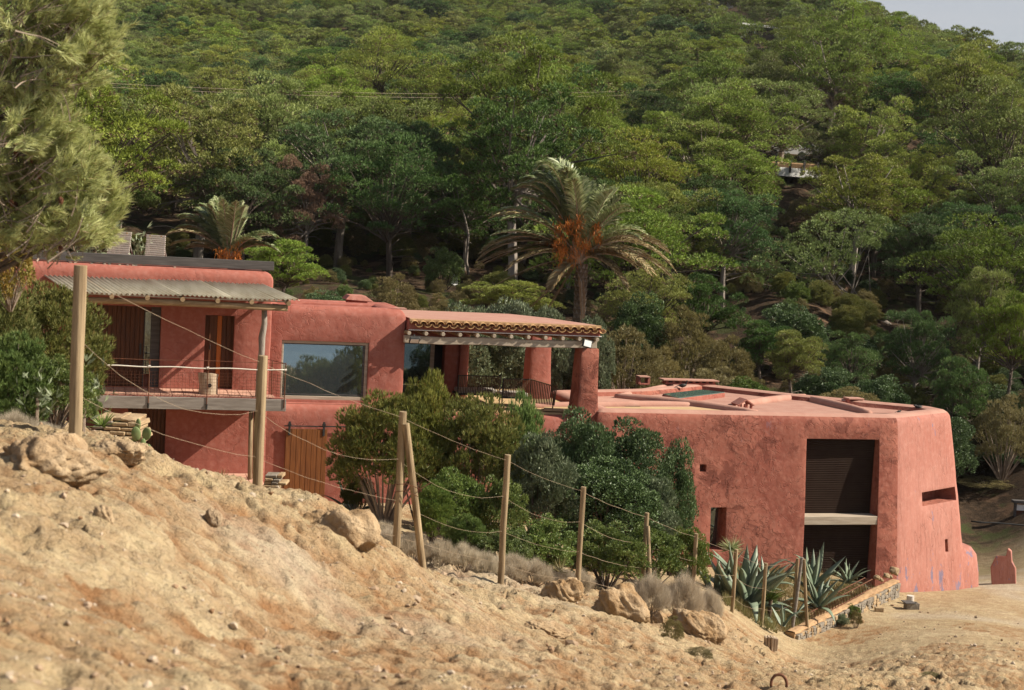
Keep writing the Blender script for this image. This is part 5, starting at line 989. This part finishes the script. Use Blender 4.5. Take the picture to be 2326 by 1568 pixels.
special('dark dense pine left of the dead brown pine', 560, 308, 84, 260, 0, 'leaf_pine_dark', 1.5, 640)
special('dead reddish brown pine between two dark pines', 705, 322, 85, 165, 5, 'leaf_dead', 2, 650)
special('very dark round crowned pine standing above the others in the upper middle', 965, 82, 215, 185, 0, 'leaf_pine_dark', 2.2, 250)
special('broad dark pine up the slope left of the very dark round one', 760, 125, 190, 230, 2, 'leaf_pine_dark', .9, 260)
special('bright green rounded pine left of the parked cars', 1580, 265, 108, 260, 1, 'leaf_pine', 1.1, 500)
special('bushy green pine right behind the roof deck and corner of the left block', 640, 535, 56, 190, 4, 'leaf_pine', .3, 720)
special('low pine with lime green top left of the palm trunk', 1165, 652, 53, 200, 4, 'leaf_pine_yellow', .2, 760)
special('small bright young pine standing behind the studio roof', 1812, 742, 62, 150, 4, 'leaf_pine_yellow', 2.5, 930)
special('tall loose pine with wide crown right of the parked cars', 1990, 190, 112, 250, 5, 'leaf_pine', 3.3, 520)
special('bright pine at the right edge above the brown bank', 2235, 590, 76, 170, 1, 'leaf_pine', 1.2, 900)
special('young bright pine at the right edge nearest the parking ground', 2310, 650, 70, 150, 4, 'leaf_pine', .4, 950)
special('layered pine just right of the windswept palm', 1480, 400, 84, 170, 0, 'leaf_pine', 4.4, 700)
special('pine with clumped crown between the palm and the leaning pine', 1660, 415, 88, 230, 1, 'leaf_pine_dark', 5.1, 700)
special('lime green pine at the left behind the near pine edge', 330, 180, 150, 200, 1, 'leaf_pine_yellow', 1.7, 400)
special('rounded mid green pine above the roof deck at the left', 275, 365, 92, 130, 4, 'leaf_pine', .8, 560)
special('dark pine added to darken the ravine bank right of the windswept palm', 1590, 610, 76, 170, 4, 'leaf_pine_dark', .6)  # from here, dark pines added in place of the ravine's shadow
special('dark low pine added to darken the ravine below the leaning pine', 1740, 720, 71, 150, 4, 'leaf_pine_dark', 2.6)
special('dark pine added to darken the slope behind the far right corner of the studio', 1935, 735, 69, 160, 0, 'leaf_pine_dark', 3.6)
special('deep green pine added to darken the slope above the bright chamfered corner', 2095, 690, 72, 170, 1, 'leaf_pine_dark', 4.9)
special('dark pine added to darken the bank between the chamfered corner and right edge', 2190, 800, 68, 150, 4, 'leaf_pine_dark', 1.9)
for i, (u, vt, D, w_, lb) in enumerate([(1655, 765, 67, 150, 'bush added for dark shade behind the studio roof left of the small bright pine'), (1880, 830, 66, 150, 'bush added for dark shade right of the small bright pine'), (2000, 850, 66, 150, 'bush added for dark shade behind the right end of the studio roof'), (1560, 700, 69, 150, 'bush added for dark shade on the bank beside the tamarisk'), (1800, 690, 73, 170, 'bush added for dark shade high on the bank above the small bright pine'), (2150, 930, 65, 140, 'bush added for dark shade at the foot of the bank right of the studio'), (2290, 900, 66, 150, 'bush added for dark shade at the right edge under the young pine'), (1460, 660, 70, 130, 'bush added for dark shade behind the drooping right palm fronds')]):
    bush('deep' if i % 3 else 'scrub', 'bush', lb, 'shrub', u, vt, D, w_, rz=i*1.1)  # bushes added to give the ravine its shade through dark foliage
# leaning pine
LD = pick(2012, 738)-74; print('LEAN', LD+74); lp = at(2000, 722, 74+LD); t = thing('leaning_pine', 'wind bent pine leaning left over the dark ravine on a bare pale trunk', 'tree', lp); o_ = Vector(lp); rng = np.random.default_rng(5); rr_ = random.Random(3)
tp_ = [at(u, v, D+LD)-o_ for u, v, D in ((2040, 765, 75), (2012, 737, 74.2), (1980, 715, 74), (1930, 680, 73.8), (1890, 655, 73.6), (1875, 625, 73.4), (1860, 590, 73.2))]
g = G().tube(tp_, [.30, .25, .24, .2, .17, .13, .09], 9, False)
cl = [(1960, 505, 38), (1985, 530, 30), (1925, 500, 40), (1885, 510, 42), (1850, 525, 38), (1820, 545, 36), (1940, 545, 42), (1900, 560, 44), (1860, 575, 42), (1815, 585, 40), (1775, 575, 34), (1745, 600, 34), (1715, 615, 30), (1700, 635, 24), (1760, 630, 34), (1800, 625, 36), (1840, 610, 36), (1790, 660, 30), (1835, 645, 30), (1880, 610, 36), (1735, 650, 26), (1920, 590, 34), (1965, 560, 30), (2000, 505, 22)]
Ps, Ns, Ts = [], [], []
for u, v, r in cl:
    for k in range(2):
        c = np.array(at(u+rng.uniform(-8, 8), v+rng.uniform(-6, 6), 73.4+LD+rng.uniform(-1.6, 1.6))-o_); r_ = r/F*(74+LD)*rng.uniform(.7, 1.0); q = sph(110, rng, -.4); Ps.append(c+q*[r_, r_, r_*.6]); Ns.append(nrm(q+[.1, 0, .45])); Ts.append(np.clip(rng.normal(rng.uniform(.4, .9), .12, 110), 0, .9))
        if k == 0: e = Vector(c); s_ = tp_[rr_.choice([2, 3, 4, 5])]; g.tube([s_, s_.lerp(e, .5)+Vector((0, 0, -.25)), e], [.06, .035, .012], 4, False)
g.out('trunk', 'bark_pale', t, smooth=True); P, N = np.concatenate(Ps), np.concatenate(Ns); fast('crown', needles(P, N, 5, .2, .035, .42, rng), 3, 'leaf_pine', t, np.repeat(np.concatenate(Ts), 5))
g = G()
for i in range(60):
    s_ = tp_[rr_.choice([3, 4, 5])]; e = s_+Vector((rr_.uniform(-1.6, .7), rr_.uniform(-1, 1), rr_.uniform(-1.3, .6))); g.tube([s_, s_.lerp(e, .5)+Vector((rr_.uniform(-.2, .2), 0, rr_.uniform(-.1, .3))), e], [.03, .018, .006], 3, False)
tag(g.out('dead_twigs', 'bark_pale', t), kind='stuff')
occupied.append((Vector(at(1870, 620, 74+LD)).x, 74+LD, 4.5))
# scatter over the hill
rng = np.random.default_rng(99); cand = []
for _ in range(90000):
    D = math.exp(rng.uniform(math.log(66), math.log(620))); x = D*rng.uniform(-.42, .44)
    if rng.random() > (D/620)**1.15: continue
    cand.append((x, D))
cand = np.array(cand); zc_ = gza(cand[:, 0], cand[:, 1]); U_, V_ = proj(np.c_[cand, zc_]); pts = []; cell = {}
clear = [(1715, 1850, 335, 380, 122), (1990, 2325, 1000, 1240, 200), (300, 390, 345, 395, 100), (1700, 2060, 480, 760, 74+LD+1), (1665, 1768, 30, 73, 299), (1560, 1680, -40, 2, 344), (1130, 1330, 560, 640, 82), (470, 1040, 330, 690, 83.5)]
for i in np.argsort(cand[:, 1]):
    x, D = cand[i]; u, v = U_[i], V_[i]; sp_ = 4.2+min(2.4, 2.6*(fbm(np.array([x*.03]), np.array([D*.03]), 2, 5)[0])); 
    if D < 90 and -10 < u < 1650 and D < 72: continue
    if D < 78 and u > 1500: continue
    bad = False
    for (a, b_, c_, d_, dm) in clear:
        mg = (3.4 if dm == 74+LD+1 else 1.0)/D*F
        if D < dm and a-mg < u < b_+mg and v > c_-10 and v-9/D*F < d_: bad = True
    if bad: continue
    if any((x-o[0])**2+(D-o[1])**2 < (o[2]+1.5)**2 for o in occupied): continue
    k = (int(x//7), int(D//7)); near = [q for di in (-1, 0, 1) for dj in (-1, 0, 1) for q in cell.get((k[0]+di, k[1]+dj), [])]
    if any((x-q[0])**2+(D-q[1])**2 < sp_**2 for q in near): continue
    cell.setdefault(k, []).append((x, D)); pts.append((x, D, zc_[i], u, v))
pts.sort(key=lambda q: q[1]); infr = [q for q in pts if -80 < q[3] < 2410 and q[4]-9/q[1]*F < 1100]
near_, far_ = infr[:268], infr[268:]+[q for q in pts if q not in infr][:200]
KINDS = [('leaf_pine', 'green pine with rounded crown on the wooded hillside', 'green pines on the wooded hillside'), ('leaf_pine_yellow', 'yellowish green pine among the darker ones on the wooded hillside', 'yellowish green pines on the wooded hillside'), ('leaf_pine_dark', 'deep green pine with dense crown on the wooded hillside', 'deep green pines on the wooded hillside'), ('leaf_dead', 'sparse brownish half dead pine on the wooded hillside', 'brownish half dead pines on the hillside')]
def place_words(u, v):
    c_ = [(300, 'behind the near pine'), (620, 'above the roof deck'), (925, 'above the picture window'), (1250, 'above the pergola roof'), (1500, 'above the windswept palm'), (1850, 'around the parked cars'), (2060, 'above the roller shutters'), (9999, 'at the right edge')]
    r_ = [(130, 'high on the hill'), (260, 'halfway up the hill'), (400, 'low on the hill'), (9999, 'at the hill foot')]
    return next(t for a, t in r_ if v < a)+' '+next(t for a, t in c_ if u < a)
ORD = ['leftmost', 'second from left', 'third from left', 'fourth from left', 'fifth from left', 'sixth from left', 'seventh from left', 'eighth from left', 'ninth from left', 'tenth from left', 'eleventh from left', 'twelfth from left']+['%s from left' % q for q in ('thirteenth', 'fourteenth', 'fifteenth', 'sixteenth', 'seventeenth', 'eighteenth', 'nineteenth', 'twentieth', 'twenty-first', 'twenty-second', 'twenty-third', 'twenty-fourth', 'twenty-fifth', 'twenty-sixth', 'twenty-seventh', 'twenty-eighth', 'twenty-ninth', 'thirtieth', 'thirty-first', 'thirty-second', 'thirty-third', 'thirty-fourth', 'thirty-fifth', 'thirty-sixth')]+['further right']*99
cellL = {}
for i_, q in enumerate(near_): cellL.setdefault(place_words(q[3], q[4]-8/q[1]*F), []).append((q[3], i_))
LBL = {}
for w__, l_ in cellL.items():
    for k_, (uu_, i_) in enumerate(sorted(l_)): LBL[i_] = ('', w__+', '+(ORD[k_] if len(l_) > 1 else 'the only one there'))
TONE = {'leaf_pine': 'green pine', 'leaf_pine_yellow': 'yellowish pine', 'leaf_pine_dark': 'deep green pine', 'leaf_dead': 'brownish sparse pine'}
for i_, q in enumerate(near_):
    kd = KINDS[rng.choice([0, 1, 2, 3], p=[.58, .245, .17, .005])]; s = rng.choice([.62, .8, .95, 1.1, 1.3])*rng.uniform(.9, 1.1)
    pine('pine_tree', TONE[kd[0]]+' '+LBL[i_][1], (q[0], q[1], q[2]-.1), PN[rng.integers(6)], s, rng.uniform(0, 6.28), 'pines on the wooded hillside', kd[0], rng.uniform(.85, 1.15))
# the farther wood reads as one mass: one object that instances whole trees on points
lo_ = dict(ncl=54, per=95, k=4, Ln=.27, Wd=.085)
wood = bpy.data.collections.new('wood_sources')
for i, (m_, H, Rr, kw) in enumerate([('leaf_pine', 8, 3.5, {}), ('leaf_pine', 8.5, 3.8, dict(zc=.66, rz=.34)), ('leaf_pine_yellow', 8, 3.4, {}), ('leaf_pine_dark', 8, 3.6, dict(zc=.62, rz=.36)), ('leaf_pine', 7.5, 3.9, dict(crs=(.2, .36))), ('leaf_pine_yellow', 7, 3.3, dict(zc=.6, rz=.4))]):
    q = dict(lo_); q.update(kw); V, T, g = pineV(200+i, H, Rr, **q); me = fast('src', V, 3, m_, 'mesh', T)
    wood.objects.link(bpy.data.objects.new('wood_source_%02d' % i, me))
for i, pr_ in enumerate(PN):
    me = pr_[0].copy(); me.materials[0] = MATS[['leaf_pine', 'leaf_pine_yellow', 'leaf_pine', 'leaf_pine_dark', 'leaf_pine', 'leaf_pine_yellow'][i]]; wood.objects.link(bpy.data.objects.new('wood_source_%02d' % (i+6), me)); o = bpy.data.objects.new('x', pr_[1])
Pf = np.array([(q[0], q[1], q[2]-.6) for q in far_], np.float32); me = bpy.data.meshes.new('far_pine_wood'); me.from_pydata(Pf.tolist(), [], [])
for nm, arr, ty in (('idx', rng.integers(0, 6, len(Pf))+6*(Pf[:, 1] < 230), 'INT'), ('scl', rng.choice([.6, .8, .95, 1.1, 1.3], len(Pf))*rng.uniform(.9, 1.1, len(Pf)), 'FLOAT'), ('rot', rng.uniform(0, 6.28, len(Pf)), 'FLOAT')):
    a = me.attributes.new(nm, ty, 'POINT'); a.data.foreach_set('value', arr.astype(np.int32 if ty == 'INT' else np.float32))
fo = bpy.data.objects.new('far_pine_wood', me); COL.objects.link(fo); tag(fo, 'dense pine wood covering the upper hillside to the skyline', None, None, 'stuff')
gt = bpy.data.node_groups.new('wood', 'GeometryNodeTree'); gt.interface.new_socket('Geometry', in_out='INPUT', socket_type='NodeSocketGeometry'); gt.interface.new_socket('Geometry', in_out='OUTPUT', socket_type='NodeSocketGeometry')
N_ = gt.nodes.new; gi, go = N_('NodeGroupInput'), N_('NodeGroupOutput'); m2p = N_('GeometryNodeMeshToPoints'); ci = N_('GeometryNodeCollectionInfo'); ci.inputs[0].default_value = wood; ci.inputs['Separate Children'].default_value = True; ci.inputs['Reset Children'].default_value = True
ip = N_('GeometryNodeInstanceOnPoints'); ip.inputs['Pick Instance'].default_value = True
def nattr(nm, ty): n = N_('GeometryNodeInputNamedAttribute'); n.data_type = ty; n.inputs[0].default_value = nm; return n.outputs[0]
cx_ = N_('ShaderNodeCombineXYZ'); lk = gt.links.new; lk(gi.outputs[0], m2p.inputs[0]); lk(m2p.outputs[0], ip.inputs['Points']); lk(ci.outputs[0], ip.inputs['Instance']); lk(nattr('idx', 'INT'), ip.inputs['Instance Index']); lk(nattr('scl', 'FLOAT'), ip.inputs['Scale']); lk(nattr('rot', 'FLOAT'), cx_.inputs[2]); lk(cx_.outputs[0], ip.inputs['Rotation']); lk(ip.outputs[0], go.inputs[0])
md = fo.modifiers.new('wood', 'NODES'); md.node_group = gt
print('TREES', len(near_), len(far_))
# undergrowth on the ravine banks
i = 0
rng = np.random.default_rng(31); ug = []
seen_ = {}
while len(ug) < 36:
    u, D = rng.uniform(-20, 2330), rng.uniform(62, 92); x = at(u, 700, D).x; z = gz(x, D); uu, vv_ = proj(np.array([[x, D, z]])); 
    if vv_[0] > 1010 and uu[0] > 1950: continue
    ug.append(1); k = rng.choice(['scrub', 'deep', 'lentisk', 'juniper'], p=[.35, .25, .25, .15]); s = rng.uniform(.7, 1.5)
    pw = {'scrub': 'brownish', 'deep': 'dark green', 'lentisk': 'light green', 'juniper': 'olive'}[k]+' bush under the pines '+place_words(uu[0], vv_[0]); seen_[pw] = seen_.get(pw, 0)+1
    if seen_[pw] > 1: continue
    t = thing('bush', pw, 'shrub', (x, D, z-.1), rng.uniform(0, 6), 'bushes under the pines'); t.scale = (s, s, s*rng.uniform(1.5, 2.3)); link('foliage', PROTO[k][0], None, t); link('stems', PROTO[k][1], None, t)
rng = np.random.default_rng(61); n_ = 3200; Du = np.exp(rng.uniform(math.log(56), math.log(230), n_)); xu = Du*rng.uniform(-.42, .44, n_); zu = gza(xu, Du); uu, vv_ = proj(np.c_[xu, Du, zu])
ok = ~((vv_ > 1030) & (uu > 1950)) & ~((Du < 67) & (uu < 1650)) & ~((uu > 1680) & (uu < 1870) & (vv_ > 340) & (vv_ < 400)) & (fbm(xu*.11, Du*.11, 3, 8) > .40); Pu = np.c_[xu, Du, zu-.15][ok]
under = bpy.data.collections.new('undergrowth_sources')
for i_, k_ in enumerate(('scrub', 'deep', 'juniper', 'lentisk')): under.objects.link(bpy.data.objects.new('undergrowth_source_%d' % i_, PROTO[k_][0]))
me = bpy.data.meshes.new('undergrowth'); me.from_pydata(Pu.tolist(), [], [])
for nm, arr, ty in (('idx', rng.choice([0, 0, 0, 1, 2, 2, 2, 3], len(Pu)), 'INT'), ('scl', rng.uniform(.35, 1.1, len(Pu))*np.where((Pu[:, 1] < 90) & (Pu[:, 0] < 14), .5, 1), 'FLOAT'), ('rot', rng.uniform(0, 6.28, len(Pu)), 'FLOAT')):
    a = me.attributes.new(nm, ty, 'POINT'); a.data.foreach_set('value', arr.astype(np.int32 if ty == 'INT' else np.float32))
uo = bpy.data.objects.new('undergrowth', me); COL.objects.link(uo); tag(uo, 'low brown and green scrub covering the forest floor under the pines', None, None, 'stuff')
g2 = gt.copy(); [setattr(n_.inputs[0], 'default_value', under) for n_ in g2.nodes if n_.bl_idname == 'GeometryNodeCollectionInfo']; 
ips = [n_ for n_ in g2.nodes if n_.bl_idname == 'GeometryNodeInstanceOnPoints'][0]; lnk = [l_ for l_ in g2.links if l_.to_socket == ips.inputs['Scale']][0]; src_ = lnk.from_socket
vm_ = g2.nodes.new('ShaderNodeVectorMath'); vm_.operation = 'MULTIPLY'; vm_.inputs[1].default_value = (1, 1, 2.1); g2.links.new(src_, vm_.inputs[0]); g2.links.new(vm_.outputs[0], ips.inputs['Scale']); uo.modifiers.new('undergrowth', 'NODES').node_group = g2
# ================================================================== FAR SMALL THINGS
def car(label, p, rz, body):
    t = thing('parked_car', label, 'car', p, rz); pr_ = [(-2.1, .35), (-2.15, .75), (-1.9, .95), (-1.35, 1.0), (-.85, 1.42), (.75, 1.45), (1.45, 1.0), (2.05, .9), (2.15, .6), (2.1, .33)]
    V = [(x, y, z) for y in (-.85, .85) for x, z in pr_]; n_ = len(pr_); G().add(V, [tuple(range(n_)), tuple(range(2*n_-1, n_-1, -1))]+[(i, n_+i, n_+(i+1) % n_, (i+1) % n_) for i in range(n_)]).out('body', body, t, .06)
    gl = [(-1.2, 1.02), (-.82, 1.36), (.72, 1.38), (1.25, 1.02)]
    for s_ in (-1, 1): G().add([(x, s_*.856, z) for x, z in gl]+[(x, s_*.80, z) for x, z in gl], [(0, 1, 2, 3), (7, 6, 5, 4), (0, 4, 5, 1), (1, 5, 6, 2), (2, 6, 7, 3), (3, 7, 4, 0)]).out('window', 'glass_dim', t)
    for x in (-1.3, 1.35):
        for s_ in (-.8, .8): G().tube([(x, s_-.1, .33), (x, s_+.1, .33)], .33, 14).out('wheel', 'rubber', t)
    return t
for (u, v, D, rz, b_, lb) in [(1742, 356, 128, .5, 'car_dark', 'dark parked car leftmost under the pines up the slope'), (1778, 354, 126, .3, 'car_silver', 'silver parked car between pine trunks up the slope'), (1812, 354, 127, .1, 'car_silver', 'pale parked car right of the silver one up the slope'), (1712, 362, 125, .8, 'car_dark', 'small dark car partly behind the trunks at the left of the car park')]:
    p = at(u, v, D); car(lb, (p.x, p.y, p.z-.25), rz, b_)
pk = at(1775, 372, 126); o = G().box(-14, 14, -5.5, 8, -1.2, -.35).out('car_park', 'mortar', None, .1); o.location = (pk.x, pk.y, pk.z+.15); o.rotation_euler = (0, 0, .1); tag(o, kind='structure')
p = at(1778, 384, 118.5); t = thing('guard_wall', 'long low white wall in front of the parked cars', 'wall', (p.x, p.y, p.z), .35); G().box(-3.6, 3.6, -.12, .12, -.6, .12).out('wall', 'white_paint', t, .02)
for x in np.linspace(-3.4, 3.2, 6): G().box(x-.09, x+.09, -.2, -.13, -.3, .75).out('bollard', 'timber_dark', t)
def villa(label, u0, u1, v, D, h, name='modern_house'):
    p = at((u0+u1)/2, v, D); w_ = (u1-u0)/F*D; t = thing(name, label, 'house', (p.x, p.y, p.z-h), .45); G().box(-w_/2, w_/2, -2.5, 7, h-.45, h).out('roof', 'white_paint', t, .05)
    G().box(w_*.18, w_*.48, -.5, 6, -4, h-.45).out('wall', 'white_paint', t); G().box(-w_*.45, w_*.18, 3, 6, -4, h-.45).out('rear_wall', 'white_paint', t)
    for x in (-.42, -.30, -.1): G().box(x*w_-.25, x*w_+.25, -1.6, -1.1, -4, h-.45).out('column', 'white_paint', t)
    for k in range(3): G().box(-w_*.4+k*w_*.19, -w_*.24+k*w_*.19, 2.9, 2.97, .1, h-.6).out('window', 'glass_dim', t)
    G().box(w_*.24, w_*.34, -.58, -.5, .2, h-.8).out('window', 'glass_dim', t)
villa('long white flat roofed modern house high on the wooded hill', 1658, 1772, 60, 300, 1.5); villa('white house block at the very top edge above the wood', 1545, 1690, -14, 360, 1.6)
for i, (v0, v1, lb) in enumerate([(172, 192, 'upper thin power cable crossing the upper left wood'), (180, 201, 'lower thin power cable crossing the upper left wood')]):
    a, b_ = at(-80, v0-2, 92), at(1500, v1+12, 140); Q = [a.lerp(b_, k/30)-Vector((0, 0, 2.2*4*(k/30)*(1-k/30)*.35)) for k in range(31)]; o = G().tube(Q, .010, 4, False).out('power_cable', 'wire_grey', None); tag(o, lb, 'cable')
p = at(1032, 636, 83); o = G().add([(-.16, 0, .3), (.16, 0, .32), (.2, .03, -.25), (.02, -.05, -.32), (-.2, .02, -.22), (-.16, .05, .3), (.16, .05, .32), (.2, .08, -.25), (.02, .0, -.32), (-.2, .07, -.22)], [(0, 1, 2, 3, 4), (9, 8, 7, 6, 5), (0, 5, 6, 1), (1, 6, 7, 2), (2, 7, 8, 3), (3, 8, 9, 4), (4, 9, 5, 0)]).out('cloth', 'white_paint', None); o.location = p; tag(o, 'small white cloth hanging among the dark trunks behind the house', 'cloth')
random.seed(17)
for i, (u, v, D, lb) in enumerate([(335, 392, 100, 'pale rock ledge among the scrub left of the dark pine'), (352, 384, 101, 'smaller pale rock beside the rock ledge up the left slope'), (372, 291, 150, 'pale cream rock face in the gap high on the left slope'), (2060, 640, 84, 'rough grey rock on the shaded bank right of the leaning pine'), (1560, 735, 74, 'brown rock on the ravine bank right of the palm')]):
    rock(lb, u-26, u+26, v-13, v+13, pick(u, v+8, 62, 300), 120+i, name='hill_rock')
for (u0, v0, u1, v1, D, r, lb) in [(300, 400, 350, 378, 99, .13, 'bleached fallen log on the pale rock ledge'), (420, 340, 452, 318, 108, .15, 'pale broken trunk leaning among the scrub on the left slope'), (1052, 480, 1068, 640, 80, .09, 'thin pale bare trunk left of the windswept palm')]:
    if v0 < v1: u0, v0, u1, v1 = u1, v1, u0, v0
    Dp = pick(u0, v0, 62, 300); b_, a = at(u0, v0+4, Dp), at(u1, v1, Dp-.8); o = G().tube([a, a.lerp(b_, .35)+Vector((.15, 0, .12)), a.lerp(b_, .7)+Vector((-.12, 0, 0)), b_], [r*.6, r*.85, r, r*1.15], 7).out('bare_trunk', 'bark_pale', None, smooth=True); tag(o, lb, 'trunk')
#__HAZE__
m = bpy.data.materials.new('haze'); m.use_nodes = True; m.node_tree.nodes.clear(); vo = m.node_tree.nodes.new('ShaderNodeVolumePrincipled'); ou = m.node_tree.nodes.new('ShaderNodeOutputMaterial')
vo.inputs['Color'].default_value = (.86, .88, .90, 1); vo.inputs['Density'].default_value = .00007; vo.inputs['Anisotropy'].default_value = .3; m.node_tree.links.new(vo.outputs[0], ou.inputs['Volume']); MATS['haze'] = m
tag(G().box(-3100, 3100, -3100, 3100, -32, 330).out('haze', 'haze', None), kind='stuff')
